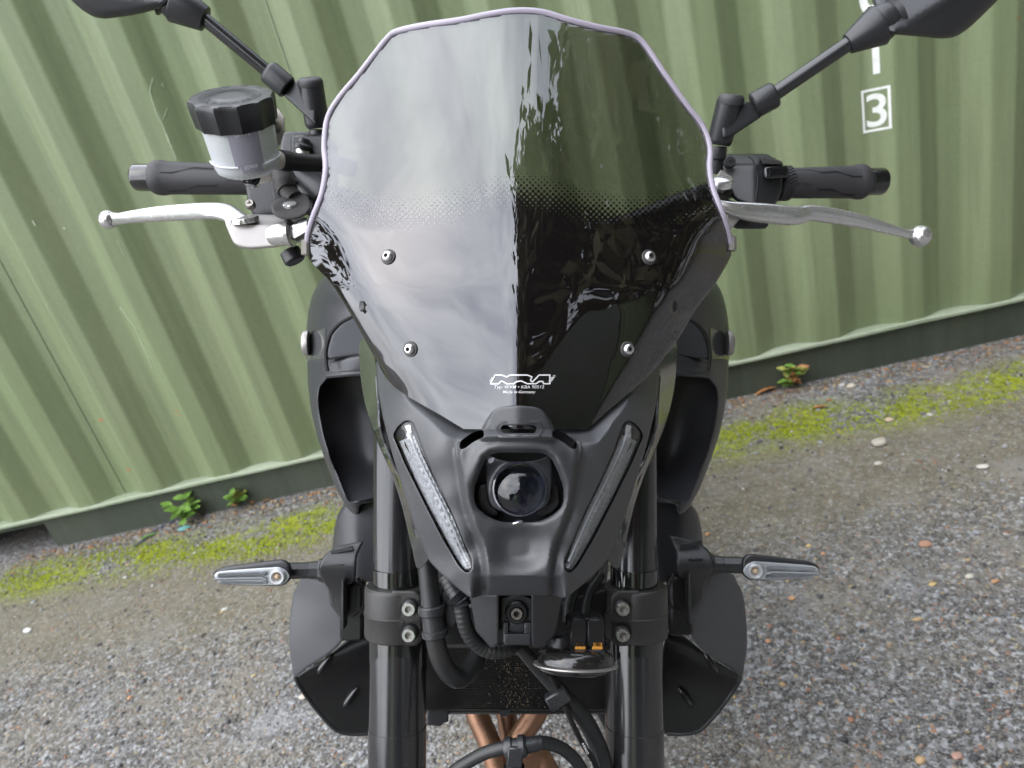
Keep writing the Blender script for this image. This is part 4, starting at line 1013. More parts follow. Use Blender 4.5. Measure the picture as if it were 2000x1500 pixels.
# ------------------------------------------------------------------ forks
FD = 0.632
def fork(cx, side):
    e = empty('fork_leg', RO); e.parent = bike; e.location = (0, 0, 0)
    axis = lambda y, d=FD: P(cx, y, d)
    top = axis(600, .640); cl = axis(1150)
    rU = R(44, FD); rL = R(54.5, FD)
    mb = MB(); x0 = cx - side * -6
    mb.lathe(P(cx - 2 + side * 2, 560, .650), P(cx - 2 + side * 2, 1152, FD), [(0, rU), (.9465, rU), (.947, rU + .0003), (1, rU + .0003)], 48); part('upper_tube', mb, M['fork'], e)
    mb = MB(); mb.lathe(P(cx - 2 + side * 2, 1108, FD), P(cx - 2 + side * 2, 1150, FD), [(0, rU + .0007), (1, rU + .0007)], 48); part('tube_band', mb, M['fork_band'], e)
    bot = K((cx - 1000) / F * FD, .600, -.770)
    mb = MB(); mb.lathe(P(cx, 1238, FD), bot, [(0, rL), (.145, rL), (.1455, rL + .0006), (.70, rL + .0004), (.72, rL * .80), (.99, rL * .80), (1, rL * .7)], 48); part('lower_tube', mb, M['fork'], e)
    mb = MB(); mb.lathe(P(cx, 1237, FD), P(cx, 1306, FD), [(0, rL + .0007), (1, rL + .0007)], 48); part('tube_band', mb, M['fork_band'], e)
    mb = MB(); b0 = K((cx - 1000) / F * FD, .600, -.735); mb.lathe(b0, bot + KD(0, 0, -.03), [(0, rL * .9), (.2, rL * 1.1), (.9, rL * 1.1), (1, rL * .8)], 24); part('axle_carrier', mb, M['clamp'], e)
fork(778, -1); fork(1238, 1)
# pinch clamps of the lower yoke
for side in (-1, 1):
    cx = 1008 + side * 230; d0 = FD
    mb = MB(); rC = R(61, FD)
    mb.lathe(P(cx - 4 * side * -1, 1141, d0), P(cx - 4 * side * -1, 1241, d0), [(0, rC * .93), (.03, rC * .985), (.07, rC), (.50, rC), (.515, rC * 1.03), (.535, rC * 1.03), (.56, rC * 1.005), (.93, rC * 1.005), (.975, rC * .985), (1, rC * .92)], 56)
    x0, x1 = (790, 823) if side < 0 else (1193, 1226)
    fl = [(x0 - 26, 1153), (x1 - 12, 1153), (x1, 1164), (x1 + 2, 1215), (x1 + 2, 1250), (x1 - 10, 1262), (x0 - 26, 1262)] if side < 0 else [(x1 + 26, 1153), (x0 + 12, 1153), (x0, 1164), (x0 - 2, 1215), (x0 - 2, 1250), (x0 + 10, 1262), (x1 + 26, 1262)]
    df = lambda x, y: np.minimum(.6062, 10) + .0 * x + .0006 * np.tanh((np.asarray(y) - 1211) / 3) - .0008 * np.exp(-((np.asarray(y) - 1211) / 5) ** 2)
    panel(mb, rp(fl, 6), df, step=6, re=6, thick=.04)
    c_ = part('fork_clamp', mb, M['clamp'])
    for by in (1190, 1241):
        bx = 798 if side < 0 else 1217
        p0 = P(bx, by, .598) + KD(0, .0085, 0); vd_ = -KD(0, 1, 0)
        vd_ = vd_ + KD(.25 * -side * -1 * .0, 0, .0); k = .604 / F; mb = MB()
        mb.mat(2).lathe(p0 + KD(0, .002, 0), p0 + vd_ * .0035, [(0, 17 * k), (.8, 17 * k), (1, 15.5 * k)], 28)
        mb.mat(0).lathe(p0 + vd_ * .003, p0 + vd_ * .010, [(0, 13.5 * k), (.8, 13.5 * k), (1, 12 * k), (1, 7 * k), (.45, 6.6 * k)], 28)
        mb.mat(1).lathe(p0 + vd_ * .0062, p0 + vd_ * .0070, [(0, 7 * k), (1, 6.7 * k)], 6)
        part('clamp_bolt', mb, [M['steel'], M['steel_dark'], M['deep']], c_)
# yoke bar joining the clamps and the steering stem, behind the bracket
mb = MB(); mb.box(P(1008, 1206, .655), KD(.085, 0, 0), KD(0, .022, 0), KD(0, 0, .022), .006); part('lower_yoke', mb, M['deep'])
mb = MB(); mb.lathe(P(1008, 1240, .672), P(1008, 560, .700), [(0, .026), (1, .026)], 24); part('steering_head', mb, M['deep'])
mb = MB(); mb.box(P(1008, 600, .668), KD(.125, 0, 0), KD(0, .03, 0), KD(0, 0, .012), .006); part('upper_yoke', mb, M['clamp'])
# instrument behind the screen
mb = MB(); mb.box(P(1012, 520, .56), KD(.052, 0, 0), KD(0, .010, 0) , KD(0, .01, .035), .006); part('instrument_display', mb, M['plastic'])
mb = MB()
for x in (800, 1224): mb.tube([P(x, 500, screen_d(x, 500) + .004), P(x * .7 + 1012 * .3, 560, .545), P(x * .6 + 1012 * .4, 700, .56)], .006, 10)
part('screen_bracket', mb, M['deep'])

# ------------------------------------------------------------------ lower bracket under the cowl
mb = MB()
pr = [(917, 1160), (974, 1160), (974, 1258), (966, 1265), (957, 1264), (943, 1248), (929, 1232)]
pd = lambda x, y: .512 + .020 * (np.abs(np.asarray(x) - 1006) / 90) ** 2 + .012 * (np.asarray(y) - 1160) / 100
panel(mb, rp(pr, 5), pd, step=7, re=5, thick=.03); panel(mb, rp([(1038, 1160), (1101, 1160), (1086, 1240), (1072, 1254), (1058, 1265), (1045, 1264), (1038, 1258)], 5), pd, step=7, re=5, thick=.03)
br = part('headlight_bracket', mb, M['plastic'])
mb = MB(); panel(mb, rp([(970, 1160), (1042, 1160), (1042, 1230), (970, 1230)], 3), flat(.540), step=12, thick=.02); part('bracket_recess', mb, M['deep'], br)
mb = MB(); panel(mb, rp([(978, 1170), (1012, 1160), (1040, 1170), (1040, 1216), (978, 1216)], 4), flat(.533), step=9, re=2, thick=.006); panel(mb, rp([(993, 1212), (1024, 1212), (1024, 1236), (993, 1236)], 3), flat(.531), step=9, re=2, thick=.004); part('bracket_plate', mb, M['plastic'], br)
p0 = P(1009, 1194, .533); k = .53 / F; vv_ = -KD(0, 1, 0); mb = MB()
mb.mat(1).lathe(p0, p0 + vv_ * .005, [(0, 23 * k), (.7, 22 * k), (1, 19 * k), (1, 14 * k), (.6, 13 * k)], 28); mb.mat(0).lathe(p0 + vv_ * .003, p0 + vv_ * .007, [(0, 12 * k), (1, 11 * k), (1, 6 * k), (.3, 6 * k)], 24); mb.mat(2).lathe(p0 + vv_ * .004, p0 + vv_ * .0045, [(0, 6 * k), (1, 6 * k)], 6)
part('bracket_bolt', mb, [M['steel_dark'], M['deep'], M['black']], br)
mb = MB()
for a, b_ in (((982, 1216), (993, 1256)), ((1024, 1216), (1038, 1256))): panel(mb, rp([(a[0], a[1]), (b_[0], a[1]), (b_[0], b_[1]), (a[0], b_[1])], 3), flat(.528), step=8, re=2, thick=.01)
panel(mb, rp([(983, 1238), (1038, 1238), (1036, 1260), (985, 1260)], 3), flat(.526), step=8, re=3, thick=.01); part('bracket_clip', mb, M['plastic'], br)

# ------------------------------------------------------------------ hoses, looms and cables
def hose(name, pts, r, m_, parent=None, seg=14, n=6):
    q = np.array([P(*p) for p in pts]); mb = MB(); mb.tube(q, r, seg, smooth=n); return part(name, mb, m_, parent)
H1 = [(834, 1090, .590), (839, 1150, .588), (846, 1210, .586), (853, 1262, .588), (868, 1302, .592), (893, 1325, .600), (916, 1312, .612), (930, 1285, .628), (936, 1250, .645)]
h1 = hose('oil_hose', H1, R(19.5, .588), M['hose'])
mb = MB()
for y0, y1, rr in ((1181, 1200, 27), (1229, 1243, 26)):
    c0 = np.array([np.interp(y0, [1150, 1262], [839, 853]), y0]); mb.lathe(P(c0[0], y0, .587), P(c0[0] + 2, y1, .587), [(0, R(rr - 3, .587)), (.15, R(rr, .587)), (.85, R(rr, .587)), (1, R(rr - 3, .587))], 28)
mb.lathe(P(844, 1198, .587), P(849, 1232, .587), [(0, R(22, .587)), (1, R(22, .587))], 24)
panel(mb, rp([(858, 1165), (872, 1150), (884, 1185), (900, 1205), (880, 1230), (862, 1240), (862, 1180)], 4), flat(.593), step=8, re=3, thick=.012)
part('hose_guide', mb, M['plastic'], h1)
H2 = [(872, 1125, .560), (884, 1150, .556), (897, 1172, .552), (903, 1195, .552), (908, 1220, .553), (920, 1246, .556), (942, 1266, .560), (966, 1272, .562), (990, 1268, .566), (1010, 1256, .575)]
def ribbed(name, pts, r, m_, parent=None, amp=.07, per=.0016):
    q = cat([P(*p) for p in pts], 40); L_ = np.concatenate([[0], np.cumsum(np.linalg.norm(np.diff(q, axis=0), axis=1))]); u = np.arange(0, L_[-1], per / 4)
    q2 = np.stack([np.interp(u, L_, q[:, i]) for i in range(3)], 1); rr = r * (1 + amp * np.sin(u / per * 2 * np.pi)); mb = MB(); mb.tube(q2, rr, 12); return part(name, mb, m_, parent)
w1 = ribbed('wiring_loom', H2, R(15, .556), M['hose'], amp=.035, per=.004)
ribbed('loom_sleeve', [(889, 1162, .553), (899, 1174, .552), (901, 1181, .552)], R(19, .552), M['plastic'], w1, .10, .0019)
H3 = [(1010, 1258, .585), (1030, 1280, .590), (1050, 1303, .594), (1075, 1330, .598), (1095, 1352, .600), (1120, 1378, .602), (1145, 1410, .604), (1163, 1445, .606), (1176, 1482, .606), (1184, 1530, .606)]
w2 = hose('main_loom', H3, np.linspace(R(13, .59), R(19, .6), len(H3)), M['hose'])
hose('sensor_cable', [(1073, 1318, .592), (1088, 1345, .592), (1103, 1378, .592), (1122, 1422, .592), (1140, 1456, .592), (1158, 1484, .592), (1172, 1515, .592)], R(5.5, .592), M['deep'], w2)
mb = MB(); c0 = P(1090, 1362, .592); mb.box(c0, KD(.0085, 0, .005), KD(0, .006, 0), KD(-.0042, 0, .007) * .8, .0015); part('cable_clip', mb, M['plastic'], w2)
mk = MB(); v, f = text2d('65600', 1, .01)
v = v - (v.max(0) + v.min(0)) / 2; v = v / (v.max(0) - v.min(0)); th = math.atan2(36, 17); X_ = v[:, 0] * 24; Y_ = v[:, 1] * 5.0
mk.add(P(1143.5 + X_ * math.cos(th) + Y_ * math.sin(th) + 0, 1462 + X_ * math.sin(th) - Y_ * math.cos(th), .5873), f); part('cable_print', mk, M['white_print'], w2, recalc=False, smooth=False)
HB = [(880, 1512, .575), (900, 1497, .572), (942, 1473, .567), (985, 1460, .562), (1029, 1455, .560), (1056, 1450, .561), (1090, 1458, .566), (1118, 1478, .572), (1136, 1503, .577), (1150, 1540, .582)]
hb = hose('brake_hose', HB, R(12.5, .565), M['hose'])
mb = MB()
mb.lathe(P(985, 1462, .5615), P(1029, 1456, .560), [(0, R(17, .56)), (.12, R(20, .56)), (.35, R(20, .56)), (.4, R(16.5, .56)), (.62, R(16.5, .56)), (.66, R(21, .56)), (.9, R(21, .56)), (1, R(16, .56))], 24)
mb.lathe(P(1029, 1456, .560), P(1058, 1450, .561), [(0, R(15, .56)), (1, R(13.5, .56))], 20)
mb.box(P(1006, 1476, .556), KD(.006, 0, 0), KD(0, .004, 0), KD(.0005, 0, .008), .001)
part('hose_clamp', mb, M['plastic'], hb)
mb = MB(); mb.mat(1).lathe(P(1004, 1486, .562), P(1004, 1520, .562), [(0, R(15, .56)), (.3, R(17, .56)), (.31, R(21, .56)), (1, R(21, .56))], 24); part('hose_fitting', mb, [M['alu2'], M['deep']], hb)

# ------------------------------------------------------------------ horn
hn = empty('horn', RO); hn.parent = bike; hn.location = (0, 0, 0)
hc = P(1124, 1296, .568); ha = KD(.02, -.12, 1.0); ha /= np.linalg.norm(ha); kk = .566 / F
tlt = KD(.02, .22, 1.0); tlt /= np.linalg.norm(tlt)
mb = MB(); mb.lathe(hc + tlt * .000, hc + tlt * .0125, [(0, 74 * kk), (.3, 75 * kk), (.7, 72 * kk), (.9, 66 * kk), (1, 58 * kk), (1, 10 * kk)], 56); part('horn_body', mb, mat('horn_black_enamel', (.012, .012, .013), .12, coat=.5, dust=.3), hn)
mb = MB(); mb.lathe(hc - tlt * .0016, hc + tlt * .0004, [(0, 81 * kk), (.3, 83 * kk), (.8, 83 * kk), (1, 80 * kk)], 64); part('horn_rim', mb, M['alu2'], hn)
mb = MB(); mb.lathe(hc - tlt * .0060, hc - tlt * .0016, [(0, 62 * kk), (.4, 72 * kk), (1, 76 * kk)], 56); part('horn_diaphragm', mb, M['gloss'], hn)
mb = MB(); mb.lathe(hc + tlt * .012 - KD(.012, 0, 0), hc + tlt * .022 - KD(.012, 0, 0), [(0, .010), (.8, .010), (1, .007)], 24); part('horn_hub', mb, M['plastic'], hn)
for x in (1131, 1164):
    mb = MB(); up = KD(0, -.05, 1); mb.mat(1).box(P(x + 2, 1262, .556), KD(.0042, 0, 0), KD(0, .004, 0), KD(0, 0, .0050), .0008); mb.mat(2).box(P(x, 1270, .556), KD(.0062, 0, 0), KD(0, .006, 0), KD(0, 0, .0022), .0006)
    mb.mat(0).box(P(x - 3, 1231, .560), KD(.0066, 0, 0), KD(0, .008, 0), KD(0, 0, .0112), .0014); mb.box(P(x - 12, 1212, .562), KD(.0058, 0, .001), KD(0, .007, 0), KD(0, 0, .0042), .0012)
    part('horn_connector', mb, [M['deep'], M['orange_plug'], M['plastic']], hn)
mb = MB(); mb.tube([P(1110, 1215, .60), P(1112, 1180, .605), P(1130, 1130, .615), P(1150, 1090, .62)], .005, 10, smooth=5); mb.tube([P(1140, 1215, .60), P(1150, 1160, .61), P(1175, 1120, .62)], .004, 10, smooth=5); part('horn_wire', mb, M['hose'], hn)
mb = MB(); panel(mb, rp([(1096, 1176), (1130, 1165), (1186, 1150), (1190, 1190), (1150, 1206), (1106, 1204)], 8), flat(.625), step=10, re=4, thick=.03); part('horn_stay', mb, M['deep'], hn)

# ------------------------------------------------------------------ radiator
rd = empty('radiator', RO); rd.parent = bike; rd.location = (0, 0, 0)
mb = MB(); RDD = .735
n_ = 58; ys = np.linspace(1150, 1384, n_); prof_ = []
g = []
xs_ = np.linspace(730, 1284, 40)
for i, y in enumerate(ys):
    for o, z in ((0, 0), (.30, -.0022), (.55, -.0022), (.85, 0)):
        yy_ = y + o * (ys[1] - ys[0]); g.append(P(xs_, yy_, RDD + z))
mb.grid(g); part('radiator_core', mb, M['core'], rd, sharp=20)
mb = MB(); mb.box(P(1007, 1265, RDD + .02), KD(.147, 0, 0), KD(0, .014, 0), KD(0, 0, .066), .004); mb.box(P(1190, 1330, RDD - .004), KD(.004, 0, 0), KD(0, .004, 0), KD(0, 0, .06)); part('radiator_frame', mb, M['deep'], rd)
mb = MB(); panel(mb, rp([(833, 1386), (876, 1386), (876, 1410), (866, 1412), (860, 1419), (833, 1416)], 4), flat(.74), step=9, re=3, thick=.02); part('radiator_tab', mb, M['plastic'], rd); mb = MB(); panel(mb, rp([(972, 1384), (998, 1384), (994, 1399), (978, 1399)], 3), flat(.735), step=9, thick=.01); part('radiator_tab', mb, M['plastic'], rd)
# dust caught in the fins below the mudguard
mb = MB(); r3 = random.Random(4)
for _ in range(260):
    x = r3.gauss(1006, 24); y = r3.uniform(1272, 1382); p = P(x, y, RDD - .0035); s_ = r3.uniform(.0003, .0008); mb.ball(p, s_, 6, 4)
part('caked_dirt', mb, mat('dry_mud', (.12, .09, .06), .9), rd, sharp=0)
bpy.context.view_layer.objects.active = None
[o for o in rd.children if o.name.startswith('caked_dirt')][0]['kind'] = 'stuff'

# ------------------------------------------------------------------ exhaust headers
def pipe(pts, r): mb = MB(); mb.tube(np.array([P(*p) for p in pts]), r, 24, smooth=8); return part('exhaust_header', mb, M['copper'])
pipe([(912, 1320, .86), (930, 1390, .845), (955, 1450, .83), (978, 1520, .82)], R(22, .84))
pipe([(1070, 1320, .86), (1048, 1390, .845), (1010, 1450, .835), (985, 1520, .83)], R(22, .84))
pipe([(985, 1330, .875), (990, 1400, .865), (1000, 1470, .86), (1010, 1540, .86)], R(20, .86))
pipe([(1100, 1560, .83), (1068, 1500, .83), (1050, 1478, .83), (1020, 1500, .82)], R(21, .83))

# ------------------------------------------------------------------ radiator shrouds
def shroud(side):
    fn = (lambda p: np.asarray(p, float)) if side < 0 else mir
    W_ = lambda f: f if side < 0 else (lambda x, y: f(2 * CX - np.asarray(x), y))
    up_ = [(600, 1118), (584, 1138), (573, 1160), (566, 1210), (565, 1262), (570, 1300), (576, 1322), (600, 1305), (640, 1280), (664, 1258), (675, 1238), (678, 1205), (676, 1150), (672, 1118)]
    sd_ = tps([(600, 1118, .745), (573, 1160, .765), (565, 1262, .768), (576, 1322, .772), (640, 1280, .742), (664, 1258, .735), (677, 1205, .724), (672, 1118, .716), (620, 1150, .736), (615, 1210, .742), (610, 1270, .750)], False, 1e-3)
    mb = MB(); panel(mb, fn(sm(up_, 3)), W_(sd_), step=9, re=6, thick=.006); e = part('radiator_shroud', mb, M['shroud'])
    lo_ = [(577, 1322), (600, 1306), (640, 1282), (668, 1258), (690, 1240), (722, 1232), (735, 1300), (735, 1434), (690, 1434), (664, 1430), (646, 1418), (615, 1382), (585, 1340)]
    ld_ = lambda x, y: .764 + .016 * (np.asarray(x) - 577) / 150 - .012 * np.exp(-((np.asarray(x) - 577) * .40 + (np.asarray(y) - 1322) * .9) ** 2 / 900.)
    mb = MB(); panel(mb, fn(rp(lo_, 8)), W_(ld_), step=9, re=4, thick=.006); l_ = part('shroud_inner_panel', mb, M['deep'], e)
    q = fn(cat([(577, 1322), (586, 1341), (616, 1383), (648, 1419), (666, 1430), (692, 1434), (722, 1433)], 5)); mb = MB(); mb.tube(P(q[:, 0], q[:, 1], W_(ld_)(q[:, 0], q[:, 1]) + .001), .0022, 8); part('shroud_rim', mb, M['plastic'], e)
    for (x, y) in ((634, 1296), (684, 1362)):
        mb = MB(); qx = fn([(x, y)])[0]; p0 = P(qx[0], qx[1], float(W_(ld_)(qx[0], qx[1])) - .002); ax_ = KD(.010 * -side * -1, 0, .012 if True else 0)
        ax_ = KD(.0085 * (1 if side < 0 else -1), 0, .0095); mb.ball(p0, 1.0, 16, 8, (.013, .006, .004), np.stack([ax_ / np.linalg.norm(ax_), KD(0, 0, 1) - 0 * ax_, KD(0, -1, 0)])); part('shroud_fixing', mb, M['gloss'], e)
shroud(-1); shroud(1)

# ------------------------------------------------------------------ turn signals
def signal(side):
    fn = (lambda p: np.asarray(p, float)) if side < 0 else (lambda p: mir(np.asarray(p, float) + (7, -11)))
    dx = 0
    T = (lambda x, y: (x, y)) if side < 0 else (lambda x, y: (2 * CX - x - 7, y - 11))
    TT = lambda x, y, d: P(*T(x, y), d)
    e = empty('turn_signal', RO); e.parent = bike; e.location = (0, 0, 0)
    body = [(415, 1120), (424, 1112), (440, 1106), (500, 1098), (550, 1092), (558, 1094), (568, 1101), (569, 1122), (568, 1132), (556, 1143), (540, 1145), (440, 1142), (420, 1134)]
    bd = lambda x, y: .690 + 0 * np.asarray(x)
    mb = MB(); panel(mb, fn(rp(body, 6)), bd, step=8, re=8, thick=.03); part('signal_housing', mb, M['plastic'], e)
    lens = [(417, 1124), (424, 1117), (445, 1114), (500, 1110), (545, 1107), (560, 1114), (567, 1126), (560, 1137), (548, 1143), (500, 1143), (440, 1141), (424, 1136)]
    mb = MB(); panel(mb, fn(rp(lens, 5)), lambda x, y: .6885 + 0 * np.asarray(x), step=8, re=2, thick=.004); part('signal_reflector', mb, M['silvered'], e)
    mb = MB()
    for i in range(25):
        t = i / 24; x = 428 + t * 90; y = 1123 - t * 3; mb.box(TT(x, y, .6870), KD(.0010, 0, 0), KD(0, .0014, 0), KD(0, 0, .0019), .0004)
        mb.box(TT(x + 2, 1138.2, .6870), KD(.0009, 0, 0), KD(0, .0012, 0), KD(0, 0, .0009), .0003)
    mb.tube([TT(420, 1131, .6865), TT(510, 1129, .6865), TT(520, 1133, .6865)], .0014, 8)
    part('signal_facets', mb, mat('signal_facets', (.30, .305, .31), .2, metal=.3), e)
    mb = MB(); c = TT(543, 1126, .687); mb.lathe(c, c - KD(0, .004, 0), [(0, .0075), (.5, .0078), (1, .0065), (1, .0055), (.2, .003)], 24); part('signal_bowl', mb, M['silvered'], e)
    mb = MB(); mb.ball(TT(542, 1126, .686), .0030, 12, 8); part('signal_bulb', mb, mat('amber_bulb', (.55, .40, .26), .2), e)
    mb = MB(); panel(mb, fn(rp(lens, 5)), lambda x, y: .6835 + 0 * np.asarray(x), step=8, re=4, thick=.002); part('signal_lens', mb, M['clear'], e)
    mb = MB(); mb.lathe(TT(560, 1115, .712), TT(632, 1113, .716), [(0, .0082), (.62, .0082), (.64, .0086), (.86, .0092), (.87, .0110), (1, .0125)], 8); part('signal_stalk', mb, M['plastic'], e, smooth=False)
    # moulded mount wrapping the stalk root
    mt_ = [(628, 1092), (640, 1078), (662, 1066), (700, 1058), (711, 1056), (706, 1066), (697, 1086), (695, 1128), (690, 1140), (678, 1142), (676, 1205), (668, 1212), (644, 1180), (641, 1150), (632, 1138), (624, 1122), (622, 1108)]
    md = lambda x, y: .712 - .014 * np.exp(-((np.asarray(y) - 1106) / 34) ** 2) - .004 * (np.asarray(x) > (676 if side < 0 else -1e9)) * 0
    mb = MB(); panel(mb, fn(rp(mt_, 5)), md, step=7, re=5, thick=.035); part('signal_mount', mb, M['plastic'], e)
    mb = MB(); mb.box(TT(673, 1178, .700), KD(.0012, 0, 0), KD(0, .008, 0), KD(0, 0, .024), .0008); mb.box(TT(658, 1103, .6985), KD(.007, 0, 0), KD(0, .001, 0), KD(0, 0, .0007), .0003); mb.box(TT(668, 1074, .704), KD(.011, 0, .002), KD(0, .001, 0), KD(0, 0, .0022), .0005); part('mount_rib', mb, M['plastic'], e)
    mb = MB(); mb.box(TT(690, 1190, .735), KD(.012, 0, 0), KD(0, .01, 0), KD(0, 0, .03), .003); mb.tube([TT(700, 1130, .71), TT(712, 1160, .715), TT(706, 1195, .72), TT(690, 1205, .725)], .0016, 8, smooth=5); mb.tube([TT(665, 1232, .742), TT(700, 1222, .735), TT(740, 1215, .73)], .005, 8); part('mount_bracket', mb, M['deep'], e)
signal(-1); signal(1)

# ------------------------------------------------------------------ tank and intakes
TK = [(760, 500), (690, 515), (640, 535), (615, 566), (603, 606), (598, 650), (597, 690), (604, 708), (640, 716), (760, 720)]
TKO = np.array(TK + [(2 * CX - x - 2, y) for x, y in TK[::-1]], float)
def tank_d(x, y):
    a = np.abs(np.asarray(x) - 1011) / 415.; y = np.asarray(y)
    return .735 + .030 * a ** 2 + .095 * np.clip(a, 0, 1.2) ** 8 + .055 * np.clip((600 - y) / 100., 0, 2) ** 1.6
mb = MB(); panel(mb, sm(TKO, 3), tank_d, step=13, re=26, thick=.22); tk = part('fuel_tank', mb, M['tank'])
def tk_side(side):
    fn = (lambda p: np.asarray(p, float)) if side < 0 else (lambda p: mir(np.asarray(p, float) + (1, 0)))
    off = lambda z: (lambda x, y: tank_d(x, y) + z)
    mb = MB(); panel(mb, fn(rp([(740, 590), (703, 612), (668, 630), (648, 652), (640, 680), (638, 703), (700, 694), (760, 694)], 8)), lambda x, y: np.minimum(tank_d(x, y) - .004, .752), step=9, re=4, thick=.012); part('tank_cover', mb, M['tank'], tk)
    q = fn(cat([(735, 590), (702, 612), (667, 630), (646, 652), (637, 682), (637, 706), (640, 725)], 5)); mb = MB(); mb.tube(P(q[:, 0], q[:, 1], np.minimum(tank_d(q[:, 0], q[:, 1]) - .0015, .7535)), .0020, 8); part('tank_seam', mb, M['groove'], tk)
    q = fn(cat([(597.5, 662), (612, 650), (636, 640)], 4)); q2 = fn(cat([(600, 716), (616, 706), (634, 702)], 4))
    if side > 0: pass
    mb = MB(); g = []
    for i in range(len(q)):
        t = np.linspace(0, 1, 7); px = q[i, 0] + (q2[i, 0] - q[i, 0]) * t; py = q[i, 1] + (q2[i, 1] - q[i, 1]) * t; g.append(P(px, py, tank_d(px, py) - .0010))
    mb.grid(g); part('tank_stripe', mb, M['stripe'], tk)
    c = fn([(590, 670)])[0]; p0 = P(c[0] + (3 if side < 0 else -3), c[1], .835); mb = MB(); o_ = KD(-1 if side < 0 else 1, -.10, 0); o_ /= np.linalg.norm(o_)
    mb.lathe(p0 - o_ * .006, p0 + o_ * .0015, [(0, .015), (.5, .015), (.85, .0135), (1, .010), (1, .003)], 32); part('emblem', mb, M['alu2'], tk)
tk_side(-1); tk_side(1)
def scoop(side):
    fn = (lambda p: np.asarray(p, float)) if side < 0 else (lambda p: mir(np.asarray(p, float) + (1, 0)))
    W_ = lambda f: f if side < 0 else (lambda x, y: f(2 * CX - 1 - np.asarray(x), y))
    outl = [(600, 700), (601, 750), (607, 800), (620, 855), (638, 908), (658, 958), (677, 992), (688, 1002), (697, 1006), (701, 1000), (702, 985), (745, 980), (770, 900), (775, 800), (775, 690), (700, 692), (640, 704)]
    hole = [(640, 738), (648, 731), (700, 727), (757, 730), (757, 800), (752, 900), (738, 970), (683, 981), (678, 975), (664, 940), (645, 895), (632, 850), (624, 810), (621, 778), (624, 756)]
    sd_ = tps([(600, 700, .815), (601, 750, .820), (607, 800, .822), (638, 908, .815), (677, 992, .795), (700, 1005, .785), (640, 730, .772), (640, 704, .770), (622, 780, .795), (645, 895, .790), (683, 980, .775), (700, 695, .748), (770, 692, .742), (760, 900, .80), (745, 978, .80), (775, 800, .79)], False, 1e-3)
    mb = MB(); panel(mb, fn(rp(outl, 10)), W_(sd_), [fn(rp(hole, 7))], step=8, re=9, thick=.05, hole_re=5, wallmat=1); e = part('air_scoop', mb, [M['tank'], M['plastic']])
    bd = tps([(640, 735, .85), (757, 735, .85), (624, 800, .84), (757, 850, .855), (650, 905, .83), (690, 880, .855), (720, 920, .845), (683, 978, .790), (738, 970, .798), (700, 970, .796), (700, 800, .862)], False, 1e-3)
    mb = MB(); panel(mb, fn(rp(hole, 7)), W_(bd), step=9, thick=.01, back=True); part('scoop_duct', mb, mat('duct_plastic', (.05, .05, .056), .38), e)
    mb = MB(); q = fn(cat([(640, 733), (700, 729), (756, 731)], 6)); mb.tube(P(q[:, 0], q[:, 1], W_(sd_)(q[:, 0], q[:, 1]) + .002), .0035, 10); part('scoop_lip', mb, M['tank'], e)
    # body panel below the scoop
    bp_ = [(690, 975), (672, 985), (660, 1002), (653, 1030), (648, 1075), (650, 1130), (740, 1140), (750, 975)]
    mb = MB(); panel(mb, fn(rp(bp_, 8)), W_(lambda x, y: .83 + .05 * ((700 - np.clip(np.asarray(x), 0, 700)) / 60.) ** 2), step=11, re=8, thick=.04); part('side_cover', mb, M['tank'])
scoop(-1); scoop(1)

